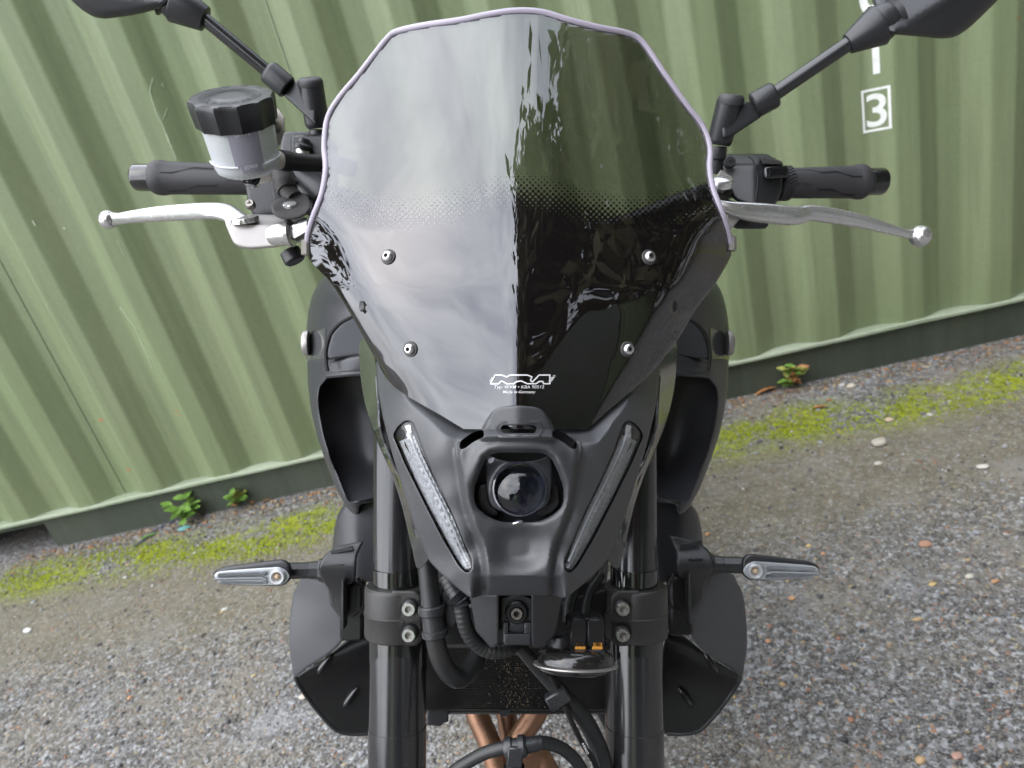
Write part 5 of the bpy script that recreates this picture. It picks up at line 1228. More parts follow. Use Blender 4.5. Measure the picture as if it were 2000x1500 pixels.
# ------------------------------------------------------------------ handlebar and grips
hbq = [(310, 347, .762), (480, 350, .756), (575, 362, .748), (680, 392, .725), (800, 440, .705), (900, 455, .70), (1012, 455, .70), (1124, 455, .70), (1224, 440, .705), (1344, 392, .725), (1440, 364, .748), (1545, 357, .756), (1700, 355, .762)]
mb = MB(); mb.tube(np.array([P(*p) for p in hbq]), .0112, 18, smooth=5); part('handlebar', mb, M['plastic'])
def grip(p_in, p_out, side):
    a = P(*p_in); b = P(*p_out); e = empty('grip', RO); e.parent = bike; e.location = (0, 0, 0); Lg = np.linalg.norm(b - a)
    k = .76 / F
    mb = MB(); mb.lathe(a, b, [(0, 28 * k), (.06, 29 * k), (.45, 30 * k), (.70, 31 * k), (.84, 31.5 * k), (.86, 32.5 * k), (.90, 34 * k), (.955, 33.5 * k), (.99, 31 * k), (1, 27 * k)], 40)
    ax = (b - a) / Lg; toc = CAM - (a + b) / 2; toc = toc - toc.dot(ax) * ax; toc /= np.linalg.norm(toc); upv = np.cross(ax, toc)
    if upv[2] < 0: upv = -upv
    mb.mat(1)
    def gr_(pts):
        q = []
        for t, an in cat(pts, 1): r_ = np.interp(t, [0, .45, .84], [28, 30, 31.5]) * k; q.append(a + ax * Lg * t + (toc * math.cos(an) + upv * math.sin(an)) * (r_ - .0001))
        mb.tube(np.array(q), .0006, 5)
    for o, up_s in ((.0, 1), (.09, 1)):
        gr_([(.03, .98 + o * .4), (.20, .95 + o * .3), (.34, .62 + o), (.52, .66 + o), (.72, .30 + o * .6), (.84, .32 + o * .2)])
        gr_([(.02, -.10 + o), (.16, -.12 + o), (.32, -.52 + o), (.48, -.50 + o), (.66, -.92 + o), (.80, -.96 + o)])
        gr_([(.02, -1.0 + o), (.15, -1.0 + o), (.25, -1.25 + o)])
    part('grip_sleeve', mb, [M['rubber'], M['groove']], e)
    mb = MB(); c0 = a - ax * .014
    mb.lathe(c0, a + ax * .002, [(0, 30 * k), (.1, 33 * k), (.8, 31 * k), (1, 28 * k)], 32)
    for i in range(30):
        for j in range(3):
            an = i / 30 * 6.283 + j * .1; p = c0 + ax * (.003 + j * .0042) + (toc * math.cos(an) + upv * math.sin(an)) * 32 * k; mb.box(p, ax * .0019 + upv * math.cos(an) * .0007, (toc * math.cos(an) + upv * math.sin(an)) * .0007, (upv * math.cos(an) - toc * math.sin(an)) * .0010)
    part('grip_collar', mb, M['rubber'], e)
    mb = MB(); mb.lathe(b - ax * .002, b + ax * .0215, [(0, 26 * k), (.85, 26.5 * k), (.95, 24.5 * k), (1, 21 * k), (1, 4 * k)], 36); part('bar_end', mb, M['gloss'], e)
grip((492, 351, .757), (300, 347, .766), -1); grip((1541, 358, .757), (1690, 355, .766), 1)

# ------------------------------------------------------------------ brake lever, master cylinder, reservoir (picture left)
def lever(name, pts, m_, ball, seg=16):
    q = np.array([P(x, y, d) for x, y, d, hw, el in pts]); r_ = np.array([hw * d / F for x, y, d, hw, el in pts]); mb = MB()
    q2, r2 = cat(q, 5, r_); n_ = len(q2); t_ = np.gradient(q2, axis=0); t_ /= np.linalg.norm(t_, axis=1)[:, None]; rings = []
    for i in range(n_):
        up = KD(0, -.25, 1); up = up - up.dot(t_[i]) * t_[i]; up /= np.linalg.norm(up); dp = np.cross(t_[i], up); a = np.linspace(0, 2 * np.pi, 20, endpoint=False)
        ca, sa = np.cos(a), np.sin(a); e_ = .55      # squared-off section with soft corners
        rings.append(q2[i] + r2[i] * (np.sign(ca) * np.abs(ca) ** e_)[:, None] * up + r2[i] * .8 * (np.sign(sa) * np.abs(sa) ** e_)[:, None] * dp)
    b0 = mb.n; mb.grid(rings, close_v=True); mb.f.append(tuple(b0 + k for k in range(20))[::-1]); mb.m.append(0); mb.f.append(tuple(b0 + (n_ - 1) * 20 + k for k in range(20))); mb.m.append(0)
    if ball: mb.ball(P(*ball[:3]), ball[3] * ball[2] / F, 28, 18)
    return part(name, mb, m_, sharp=50)
bl = lever('brake_lever', [(222, 428, .700, 13, 1), (236, 427, .700, 11, 1), (262, 423, .700, 12, 1), (310, 418, .700, 14.5, 1), (370, 414, .699, 16, 1), (415, 412, .697, 16, 1), (445, 416, .692, 17, 1), (470, 432, .686, 16, 1), (495, 440, .682, 14, 1)], M['alu'], (212, 429, .701, 18))
mc = empty('master_cylinder', RO); mc.parent = bike; mc.location = (0, 0, 0)
body = [(439, 432), (445, 422), (470, 419), (520, 419), (560, 421), (590, 424), (601, 430), (603, 452), (600, 466), (556, 480), (505, 486), (482, 486), (462, 480), (451, 465)]
bdp = lambda x, y: .668 + .030 * np.clip((440 - np.asarray(y)) / 22., 0, 1.2) + .0 * np.asarray(x)
mb = MB(); panel(mb, sm(body, 3), bdp, step=6, re=6, thick=.045); part('cylinder_body', mb, M['alu2'], mc)
mb = MB(); ax_ = KD(-.1, -.42, 1); ax_ /= np.linalg.norm(ax_); c0 = P(480, 434, .672); mb.lathe(c0, c0 + ax_ * .005, [(0, .0128), (.75, .0128), (.95, .0118), (1, .0105), (1, .002)], 60, flute=(0, 1, 22, .07)); part('adjuster_disc', mb, M['alu'], mc)
mb = MB(); mb.lathe(P(524, 460, .660), P(566, 456, .655), [(0, .003), (.12, .0085), (.4, .0105), (1, .0108)], 28); mb.lathe(P(561, 456, .6555), P(571, 455, .655), [(0, .0118), (.2, .0126), (.8, .0126), (1, .0118)], 28); panel(mb, rp([(564, 440), (585, 430), (601, 424), (603, 452), (575, 468), (568, 464)], 4), flat(.652), step=8, re=3, thick=.02); part('cylinder_bore', mb, M['alu'], mc)
mb = MB(); boot = [(530, 402), (538, 392), (552, 384), (572, 376), (596, 378), (604, 390), (606, 404), (600, 418), (578, 428), (552, 428), (534, 418)]
bo = lambda x, y: .648 + .02 * np.clip((400 - np.asarray(y)) / 26., -.3, 1.2)
panel(mb, sm(boot, 3), bo, step=6, re=6, thick=.03); mb.tube(np.array([P(576, 388, .664), P(560, 368, .668), P(553, 348, .672), P(545, 325, .676), P(530, 300, .684)]), R(17, .67), 16, smooth=5)
mb.tube(np.array([P(562, 372, .667), P(556, 358, .6695)]), R(20, .67), 16); part('banjo_boot', mb, M['rubber_gray'], mc)
mk = MB(); v, f = text2d('NISSIN', 1, .0); v = v - (v.max(0) + v.min(0)) / 2; v = v / (v.max(0) - v.min(0)); th = -math.radians(32); X_, Y_ = v[:, 0] * 30, v[:, 1] * 9
px_, py_ = 567 + X_ * math.cos(th) + Y_ * math.sin(th), 389.5 + X_ * math.sin(th) - Y_ * math.cos(th); mk.add(P(px_, py_, bo(px_, py_) - .0003), f); part('boot_marking', mk, mat('moulded_letters', (.035, .033, .033), .7), mc, recalc=False, smooth=False)
mb = MB(); c0 = P(567, 405, .648); axb = KD(0, -.6, .8); mb.lathe(c0, c0 + axb * .004, [(0, .0062), (.8, .0062), (1, .0054), (1, .001)], 24); part('banjo_bolt', mb, M['alu'], mc)
mb = MB(); c0 = P(491, 403, .690); mb.lathe(c0, c0 + KD(0, -1, .3) * .006, [(0, .0046), (.6, .0050), (1, .0036), (1, .001)], 18); mb.mat(1).box(c0 + KD(0, -1, .3) * .0061, KD(.0025, 0, 0), KD(0, .0002, 0), KD(0, 0, .0004)); mb.box(c0 + KD(0, -1, .3) * .0061, KD(.0004, 0, 0), KD(0, .0002, 0), KD(0, 0, .0025)); part('cover_screw', mb, [M['steel_dark'], M['black']], mc)
mb = MB(); panel(mb, rp([(478, 352), (505, 345), (552, 345), (560, 420), (495, 424), (484, 395)], 6), flat(.712), step=9, re=6, thick=.05); part('throttle_housing', mb, M['plastic'], mc)
mb = MB(); panel(mb, rp([(528, 345), (552, 345), (556, 418), (536, 412)], 3), flat(.705), step=9, re=2, thick=.01); part('housing_gap', mb, M['deep'], mc)
mb = MB(); panel(mb, rp([(552, 262), (560, 257), (606, 257), (612, 275), (600, 310), (560, 312), (546, 300)], 4), flat(.735), step=9, re=5, thick=.04); part('switch_housing', mb, M['shroud'], mc)
mb = MB(); mb.lathe(P(566, 348, .705), P(572, 334, .700), [(0, .017), (.6, .018), (1, .016), (1, .003)], 28); mb.lathe(P(580, 360, .72), P(640, 400, .70), [(0, .021), (1, .019)], 20); mb.box(P(615, 330, .73), KD(.02, 0, 0), KD(0, .02, 0), KD(0, 0, .03), .004); part('bar_clamp', mb, M['plastic'], mc)
mb = MB(); mb.lathe(P(590, 290, .705), P(595, 270, .702), [(0, .009), (.4, .009), (.6, .006), (1, .0055), (1, .001)], 18); mb.mat(1).lathe(P(592, 306, .705), P(591, 294, .705), [(0, .007), (1, .007)], 16); part('brake_light_switch', mb, [M['plastic'], M['steel']], mc)
mb = MB(); mb.lathe(P(566, 490, .690), P(578, 512, .690), [(0, .0100), (.85, .0105), (1, .0085)], 24); part('lever_boot', mb, M['plastic'], mc)
# reservoir
rv = empty('brake_reservoir', RO); rv.parent = bike; rv.location = (0, 0, 0)
pb = P(486, 331, .630); pt = P(451, 187, .592); axr = (pt - pb) / np.linalg.norm(pt - pb); Lr = np.linalg.norm(pt - pb); k = .615 / F
ts = lambda y: (345 - y) / 149.
mb = MB(); mb.lathe(pb, pt, [(-.02, 30 * k), (-.01, 52 * k), (.03, 60 * k), (.10, 63 * k), (.17, 63.6 * k), (.22, 64 * k), (.64, 68 * k), (.70, 68 * k)], 56); part('reservoir_bowl', mb, M['white_plastic'], rv)
mb = MB(); fv = -ray(470, 290); fv = fv - fv.dot(axr) * axr; fv /= np.linalg.norm(fv); sv = np.cross(axr, fv)
if sv.dot(KD(1, 0, 0)) < 0: sv = -sv
def on_bowl(t, an, r_=None, z=.0003):
    r_ = (np.interp(t, [.03, .10, .22, .64], [60, 63, 64, 68]) * k if r_ is None else r_) + z; return pb + axr * Lr * t + r_ * (fv * math.cos(an) + sv * math.sin(an))
g = [[on_bowl(t, an) for an in np.linspace(-.36, .48, 12)] for t in np.linspace(.20, .64, 8)]; mb.grid(g); part('sight_window', mb, M['fluid'], rv, recalc=False)
g = [[on_bowl(t, an, None, .0004) for an in np.linspace(-.20, .42, 10)] for t in np.linspace(.10, .20, 4)]; mb = MB(); mb.grid(g); part('sight_window', mb, M['fluid'], rv, recalc=False)
mb = MB()
for a0, a1 in ((-1.5, -.28), (.52, 1.4)): mb.tube(np.array([on_bowl(.195, an, 66 * k, .0002) for an in np.linspace(a0, a1, 14)]), .0008, 6)
mb.tube(np.array([on_bowl(.66, an, 68.5 * k, 0) for an in np.linspace(-1.4, -.45, 12)]), .0007, 6)
v, f = text2d('LOWER', 1, .004, 0, 1.15); v = v - (v.max(0) + v.min(0)) / 2; v = v / (v.max(0) - v.min(0))
mb.add(np.array([on_bowl(.190 + .05 * y_, .09 + .36 * x_, None, .0010) for x_, y_ in v]), f)
v, f = text2d('UPPER', 1, .0, 0, 1.15); v = v - (v.max(0) + v.min(0)) / 2; v = v / (v.max(0) - v.min(0)); mb.add(np.array([on_bowl(.625 + .045 * y_, .05 + .42 * x_, None, .0008) for x_, y_ in v]), f)
part('level_marks', mb, mat('level_mark_white', (.86, .88, .92), .4), rv, recalc=False)
mb = MB(); mb.lathe(pb + axr * Lr * .64, pt, [(0, 75 * k), (.04, 76.5 * k), (.80, 80 * k), (.93, 79.5 * k), (.985, 77.5 * k), (1.0, 74 * k), (1.0, 58 * k), (.985, 57 * k), (.985, 34 * k), (1.0, 32 * k), (1.005, 20 * k), (1.005, 1 * k)], 168, flute=(0, 4, 6, .06)); cp = part('reservoir_cap', mb, M['plastic'], rv, sharp=30)
# raised warning lettering round the cap
mb = MB(); v, f = text2d('WARNING CLEAN FILLER CAP BEFORE REMOVING', 1, .004); v = v - (v.max(0) + v.min(0)) / 2; v = v / (v.max(0) - v.min(0))
vv2 = []
for x_, y_ in v:
    an = 3.6 + x_ * 5.2; r_ = (47 + y_ * 17) * k; vv2.append(pt + axr * .00045 - axr * Lr * .36 * .012 + r_ * (-fv * math.sin(an) * 1 + sv * math.cos(an) * 1))
mb.add(np.array(vv2), f); part('cap_lettering', mb, M['deep'], cp, recalc=False, smooth=False)
mb = MB(); panel(mb, rp([(514, 178), (527, 178), (536, 205), (548, 218), (556, 230), (556, 256), (546, 286), (536, 285), (528, 250), (529, 228), (534, 222), (524, 196)], 3), lambda x, y: .640 + 0 * np.asarray(x), step=7, re=2, thick=.004); part('reservoir_bracket', mb, mat('weathered_bracket', (.45, .42, .38), .4, metal=.8, var=.2), rv)
mb = MB(); c0 = P(538, 249, .636); mb.lathe(c0, c0 - KD(0, 1, 0) * .007, [(0, .0058), (.6, .0056), (1, .0042), (1, .001)], 20); mb.mat(1)
for q_ in ((.0030, .0005), (.0005, .0030)): mb.box(c0 - KD(0, .0071, 0), KD(q_[0], 0, 0), KD(0, .0002, 0), KD(0, 0, q_[1]))
part('bracket_screw', mb, [M['steel_dark'], M['black']], rv)
mb = MB(); panel(mb, rp([(456, 325), (470, 352), (486, 362), (500, 365), (512, 358), (528, 356), (532, 346), (530, 320)], 6), flat(.632), [circ(491, 349, 17, 24)], step=6, re=2, thick=.006); part('reservoir_foot', mb, M['white_rim'], rv)
mb = MB(); c0 = P(491, 349, .634); mb.lathe(c0, c0 - KD(0, 1, 0) * .005, [(-.5, .0080), (.4, .0078), (.5, .0050), (.9, .0046), (1, .0030), (1, .0005)], 24); part('foot_bolt', mb, M['gloss'], rv)
mb = MB(); mb.tube(np.array([P(536, 312, .640), P(556, 314, .650), P(600, 318, .668), P(650, 320, .690), P(690, 330, .705)]), [R(17, .64), R(18.5, .65), R(17, .668), R(17, .69), R(17, .7)], 18, smooth=5); mb.tube(np.array([P(547, 313, .645), P(564, 315, .653)]), R(20, .65), 18); part('reservoir_hose', mb, M['hose'], rv)
mb = MB(); mb.lathe(P(528, 310, .633), P(546, 313, .645), [(0, .0085), (1, .0082)], 16); part('hose_spigot', mb, M['white_rim'], rv)

# ------------------------------------------------------------------ clutch side (picture right)
cl_ = lever('clutch_lever', [(1395, 396, .690, 8, 1), (1420, 405, .690, 12, 1), (1452, 412, .692, 17, 1), (1500, 417, .694, 19, 1), (1540, 421, .696, 19, 1), (1562, 420, .697, 17, 1), (1577, 416, .698, 15.5, 1), (1610, 419, .699, 15.5, 1), (1680, 432, .700, 13, 1), (1735, 447, .701, 10, 1), (1765, 455, .701, 8, 1), (1780, 458, .701, 9, 1)], M['alu'], (1797, 461, .702, 21))
cs = empty('clutch_perch', RO); cs.parent = bike; cs.location = (0, 0, 0)
mb = MB(); panel(mb, rp([(1395, 372), (1420, 362), (1434, 372), (1420, 388), (1450, 398), (1470, 404), (1430, 412), (1410, 408)], 4), flat(.704), step=7, re=4, thick=.03); part('perch_body', mb, M['clamp'], cs)
mb = MB(); c0 = P(1409, 366, .692); mb.lathe(c0, c0 + KD(0, -.5, .87) * .010, [(0, .0095), (.5, .0105), (.8, .0095), (1, .006), (1, .001)], 24); part('pivot_nut', mb, M['steel'], cs)
mb = MB(); mb.lathe(P(1398, 350, .70), P(1420, 362, .70), [(0, .010), (1, .009)], 18); part('perch_cap', mb, M['alu2'], cs)
mb = MB(); panel(mb, rp([(1420, 420), (1440, 416), (1448, 424), (1428, 448), (1418, 446)], 3), flat(.695), step=7, re=2, thick=.01); part('lever_link', mb, M['alu2'], cs)
sg = empty('switch_gear', RO); sg.parent = bike; sg.location = (0, 0, 0)
mb = MB(); sh = [(1406, 322), (1412, 306), (1420, 300), (1498, 300), (1510, 308), (1529, 316), (1530, 330), (1528, 372), (1516, 398), (1508, 404), (1470, 404), (1436, 392), (1418, 372), (1412, 350)]
sdp = lambda x, y: .722 + .018 * np.clip((322 - np.asarray(y)) / 22., 0, 1.1) + .010 * np.clip((1500 - np.asarray(x)) / 90., 0, 1) * 0 + .00014 * np.abs(np.asarray(x) - 1475)
panel(mb, rp(sh, 6), sdp, step=7, re=7, thick=.06); part('switch_body', mb, M['plastic'], sg)
mb = MB(); panel(mb, rp([(1492, 326), (1538, 323), (1542, 332), (1539, 346), (1494, 350), (1491, 340)], 4), lambda x, y: .713 + .00016 * np.abs(np.asarray(x) - 1500), step=6, re=4, thick=.02); part('switch_button', mb, M['gloss'], sg)
mb = MB(); panel(mb, rp([(1484, 306), (1524, 314), (1530, 322), (1490, 321)], 3), flat(.718), step=6, re=2, thick=.02); part('switch_brow', mb, M['clamp'], sg)
mb = MB(); panel(mb, rp([(1430, 440), (1436, 428), (1498, 430), (1502, 440), (1494, 447), (1436, 447)], 4), flat(.735), step=7, re=4, thick=.03); part('switch_base', mb, M['plastic'], sg)
mb = MB(); c0 = P(1424, 319, .720); mb.lathe(c0, c0 - KD(0, 1, 0) * .006, [(0, .0060), (.6, .0058), (1, .0050), (1, .001)], 20); mb.mat(1)
for q_ in ((.0030, .0006), (.0006, .0030)): mb.box(c0 - KD(0, .0061, 0), KD(q_[0], 0, 0), KD(0, .0002, 0), KD(0, 0, q_[1]))
part('switch_screw', mb, [M['plastic'], M['black']], sg)
mb = MB(); q = cat([(1462, 306), (1470, 312), (1476, 328), (1480, 350), (1478, 375), (1474, 402)], 5); mb.tube(P(q[:, 0], q[:, 1], sdp(q[:, 0], q[:, 1]) - .0002), .0008, 6); part('case_joint', mb, M['groove'], sg)

# ------------------------------------------------------------------ mirrors
def mirror(side, base, neck, cap, sleeve, stem, cone, collar, shell, ridge, arm):
    e = empty('mirror', RO); e.parent = bike; e.location = (0, 0, 0); d0 = .715; k = d0 / F
    (x0, y0), (x1, y1), r0 = base
    mb = MB(); mb.lathe(P(x1, y1, d0 + .012), P(x0, y0, d0 - .004), [(0, (r0 - 4) * k), (.06, (r0 - 1) * k), (.12, r0 * k), (1, r0 * k)], 32); (nx, ny), (mx_, my), rn = neck
    mb.lathe(P(nx, ny, d0 + .014), P(mx_, my, d0 + .022), [(0, rn * k), (.1, rn * k * 1.06), (.45, rn * k), (.5, rn * k * .8), (1, rn * k * .8)], 24)
    panel(mb, rp(arm, 5), flat(d0 - .006), step=8, re=6, thick=.022); part('mirror_base', mb, M['plastic'], e)
    (cx_, cy_), (dx_, dy_) = cap; mb = MB(); mb.lathe(P(cx_, cy_, d0 - .004), P(dx_, dy_, d0 - .008), [(0, r0 * k), (.45, (r0 + 1) * k), (.8, (r0 - 1) * k), (1, (r0 - 5) * k), (1, 1 * k)], 32); part('base_cap', mb, M['rubber'], e)
    (x0, y0), (x1, y1), r_ = sleeve; mb = MB(); mb.lathe(P(x0, y0, d0 - .004), P(x1, y1, d0 - .010), [(0, (r_ - 2) * k), (.05, r_ * k), (.85, r_ * k), (.95, (r_ - 2) * k), (1, (r_ - 6) * k)], 28); part('mirror_joint', mb, M['plastic'], e)
    (x0, y0), (x1, y1), r_ = stem; mb = MB(); mb.lathe(P(x0, y0, d0 - .009), P(x1, y1, d0 - .030), [(0, r_ * k), (1, r_ * k)], 20); part('mirror_stem', mb, M['fork'], e)
    (x0, y0, ra), (x1, y1, rb) = cone; mb = MB(); mb.lathe(P(x0, y0, d0 - .028), P(x1, y1, d0 - .036), [(0, (ra - 3) * k), (.02, ra * k), (.93, rb * k), (.98, (rb - 1) * k), (1, (rb - 6) * k)], 32)
    (x0, y0, ra), (x1, y1, rb) = collar; mb.lathe(P(x0, y0, d0 - .035), P(x1, y1, d0 - .038), [(0, ra * k), (.3, (ra + 1) * k), (.7, ra * k * .9), (.75, ra * k * .8), (1, rb * k)], 32); part('mirror_boot', mb, M['plastic'], e)
    sh_ = np.asarray(shell, float); rx = np.asarray(ridge, float)
    def shd(x, y):
        q = np.stack([np.asarray(x, float), np.asarray(y, float)], -1); a, b = rx; u = (b - a) / np.linalg.norm(b - a); nn = np.array([-u[1], u[0]]); s_ = (q - a) @ nn
        return d0 - .055 + .00035 * np.sqrt(s_ ** 2 + 36) * .9
    mb = MB(); panel(mb, rp(sh_, 22, 5), shd, step=11, re=16, thick=.055); part('mirror_shell', mb, M['plastic'], e, sharp=30)
    gl = sh_.mean(0) + (sh_ - sh_.mean(0)) * .88; mb = MB(); panel(mb, rp(gl, 22, 5), flat(d0 + .0012), step=25, thick=.002); part('mirror_glass', mb, M['chrome'], e)
mirror(-1, ((607, 164), (621, 250), 24), ((621, 252), (624, 300), 17), ((607, 168), (604, 152)), ((562, 172), (521, 137), 23), ((540, 154), (392, 31), 12.5), ((402, 38, 23), (340, 4, 36)), ((342, 6, 30), (318, -6, 34)),
       [(128, -10), (160, 20), (184, 34), (206, 37), (262, 30), (325, 14), (345, -10), (335, -80), (250, -140), (130, -130), (70, -70)], [(150, -30), (330, 5)], [(551, 184), (568, 157), (590, 160), (618, 200), (618, 245), (598, 228)])
mirror(1, ((1425, 197), (1404, 283), 24.5), ((1403, 286), (1396, 340), 17), ((1426, 204), (1430, 184)), ((1472, 207), (1516, 183), 25), ((1500, 192), (1668, 78), 14), ((1655, 87, 19), (1718, 48, 38)), ((1714, 50, 33), (1750, 28, 36)),
       [(1725, 66), (1790, 71), (1838, 76), (1866, 73), (1893, 55), (1958, -8), (1965, -60), (1890, -130), (1765, -125), (1700, -70), (1698, -15)], [(1755, 58), (1930, -50)], [(1400, 200), (1440, 196), (1478, 202), (1488, 228), (1430, 266), (1412, 272)])

# ------------------------------------------------------------------ the rest of the machine, below and behind the frame
wh = lambda s: BK(s, 0)
def wheel(name, s, w, discs):
    e = empty(name, RO); e.parent = bike; e.location = (0, 0, 0); c = BK(s, 0); ax = KD(1, 0, 0); RT = WHEEL_R
    mb = MB(); pr_ = []
    for i in range(25):
        a = (i / 24 - .5) * math.pi * 1.18; pr_.append((math.sin(a) * w / 2, RT - w * .46 + math.cos(a) * w * .46))
    mb.lathe(c, c + ax, pr_, 64, cap=False); part('tyre', mb, M['tyre'], e)
    mb = MB(); ri = RT - w * .46 - .012; mb.lathe(c, c + ax, [(-w * .42, ri + .02), (-w * .40, ri), (-.02, ri - .015), (.02, ri - .015), (w * .40, ri), (w * .42, ri + .02)], 48, cap=False)
    for i in range(10):
        a = i * math.pi / 5 + .2; dv = _u * math.cos(a) + _b * math.sin(a); dv = dv @ C2W.T; mb.box(c + dv * (ri * .5), ax * .010, np.cross(ax, dv) * .008, dv * (ri * .5 - .01), .002)
    mb.lathe(c - ax * .04, c + ax * .04, [(0, .03), (1, .03)], 24); part('rim', mb, M['gloss'], e)
    for x in discs:
        mb = MB(); mb.lathe(c + ax * x, c + ax * (x + .004), [(0, .148), (1, .148), (1, .100), (0, .100), (0, .148)], 56, cap=False); part('brake_disc', mb, M['steel'], e)
wheel('front_wheel', 0, .12, (-.062, .058)); wheel('rear_wheel', 1.43, .18, (.075,))
mb = MB(); g = []
for i in range(15):
    a = math.radians(-75 + i * 9.5); rr = WHEEL_R + .012; row = []
    for j in range(9):
        l_ = (j - 4) / 4 * .066; r_ = rr - .02 * (abs(j - 4) / 4) ** 3; c = FA + _u * math.cos(a) * r_ + _b * math.sin(a) * r_; row.append(K(c[0] + l_, c[1], c[2]))
    g.append(row)
g = np.array(g); mb.grid(g); part('front_fender', mb, M['tank'])
mb = MB()
for l_ in (-.07, .07): mb.box(BK(.04, .09, l_), KD(.018, 0, 0), (_b @ C2W.T) * .03, (_u @ C2W.T) * .05, .008)
part('brake_caliper', mb, M['deep'])
bx, uy, lz = _b @ C2W.T, _u @ C2W.T, KD(1, 0, 0)
mb = MB(); mb.box(BK(.76, .19), bx * .16, uy * .10, lz * .13, .03); mb.box(BK(.60, .37), bx * .10, uy * .13, lz * .12, .03); mb.box(BK(.80, .20), bx * .12, uy * .14, lz * .11, .03); part('engine', mb, M['clamp'])
mb = MB(); mb.tube([BK(.35, .55, -.05), BK(.60, .50, -.12), BK(.88, .30, -.12), BK(.90, .12, -.10)], .022, 14, smooth=5); mb.tube([BK(.35, .55, .05), BK(.60, .50, .12), BK(.88, .30, .12), BK(.90, .12, .10)], .022, 14, smooth=5); part('main_frame', mb, M['deep'])
mb = MB(); mb.tube([BK(.92, .18, -.10), BK(1.43, .0, -.11)], .025, 12); mb.tube([BK(.92, .18, .10), BK(1.43, .0, .11)], .025, 12); mb.box(BK(1.02, .15), bx * .03, uy * .03, lz * .10, .01); part('swingarm', mb, M['clamp'])
mb = MB()
prs = [(.55, .70, .13), (.70, .64, .12), (.90, .55, .115), (1.10, .57, .13), (1.28, .62, .11), (1.44, .66, .06)]; g = []
for s_, t_, w_ in cat(prs, 4):
    a = np.linspace(0, 2 * np.pi, 20, endpoint=False); g.append([BK(s_, t_ - .03 + .045 * math.sin(q_), w_ * math.cos(q_)) for q_ in a])
b0 = mb.n; mb.grid(g, close_v=True); part('seat', mb, M['rubber'])
mb = MB(); g = []
for s_, t_, w_ in cat([(.88, .48, .10), (1.10, .50, .11), (1.35, .57, .085), (1.52, .64, .03)], 4):
    a = np.linspace(0, 2 * np.pi, 16, endpoint=False); g.append([BK(s_, t_ + .04 * math.sin(q_), w_ * math.cos(q_)) for q_ in a])
mb.grid(g, close_v=True); part('tail_unit', mb, M['tank'])
mb = MB(); g = []
for s_, t_, w_, h_ in cat([(.46, .62, .07, .07), (.56, .66, .13, .10), (.66, .63, .15, .10), (.78, .56, .12, .06)], 4):
    a = np.linspace(0, 2 * np.pi, 24, endpoint=False); g.append([BK(s_, t_ - .02 + h_ * math.sin(q_), w_ * math.cos(q_)) for q_ in a])
mb.grid(g, close_v=True); part('tank_rear', mb, M['tank'], tk)
mb = MB(); mb.lathe(BK(.78, -.06, .13), BK(1.18, .02, .14), [(0, .03), (.1, .055), (.9, .055), (1, .03)], 24); part('silencer', mb, M['clamp'])
# side stand down to the ground on the leaning side
a = BK(.72, -.02, .12); g_ = BK(.66, -WHEEL_R, .24); g_ = np.array([g_[0], g_[1], .006]); mb = MB(); mb.tube([a, g_], .010, 12); mb.lathe(g_ - np.array([0, 0, .006]), g_ + np.array([0, 0, .004]), [(0, .025), (1, .022)], 20); part('side_stand', mb, M['deep'])
# ================================================================== BEHIND THE CAMERA (seen only as reflections)
tree((5.2, -6.5, 0), 15.0, 4.2, 3, 'tall oak behind the camera, nearest of the trees mirrored in the windscreen', 6500, .42, .12)
tree((9.5, -2.5, 0), 13.5, 4.0, 8, 'oak standing furthest to the right of the yard', 5200, .40, .12)
tree((3.4, -12.5, 0), 13.0, 3.6, 5, 'oak further off behind the tall oak, mirrored in the headlight lens', 4200, .40, .15)
tree((-9.0, -17.0, 0), 7.5, 3.4, 9, 'low bushy oak far off on the left, mirrored in the headlight lens', 3200, .36, .08)
tree((9.5, 7.5, 0), 9.0, 3.6, 12, 'round oak beyond the right end of the near container', 3000, .34, .08)
tree((14.0, 3.0, 0), 10.0, 4.0, 15, 'broad oak at the far right of the yard past the container', 3000, .36, .06)
tree((-11.0, 6.5, 0), 9.5, 3.8, 18, 'oak standing far off to the left past the near container', 3000, .36, .08)
def box_container(o, ang, ln, label, door=True):
    e = empty('shipping_container', o, label, 'container', rot=(0, 0, ang)); h = 2.59; w = 2.44
    mb = MB(); ss = np.arange(0, ln, .0115 * 2); g = lp(ss[:, None], prof(ss)[:, None], np.array([.16, h - .1])[None, :]); mb.grid(g); mb.grid(g + (0, .003, 0), flip=True); mb.build('corrugated_wall', M['wall'], e, recalc=False)
    mb = MB(); mb.box((ln / 2, 1.25, h - .06), (ln / 2, 0, 0), (0, 1.2, 0), (0, 0, .05)); mb.box((ln / 2, 2.42, h / 2), (ln / 2, 0, 0), (0, .02, 0), (0, 0, h / 2 - .02)); mb.box((ln / 2, .02, .08), (ln / 2, 0, 0), (0, .03, 0), (0, 0, .075))
    for x in (.0, ln): mb.box((x, 1.22, h / 2), (.05, 0, 0), (0, 1.215, 0), (0, 0, h / 2))
    mb.build('body_shell', M['rail'], e, smooth=False)
    return e
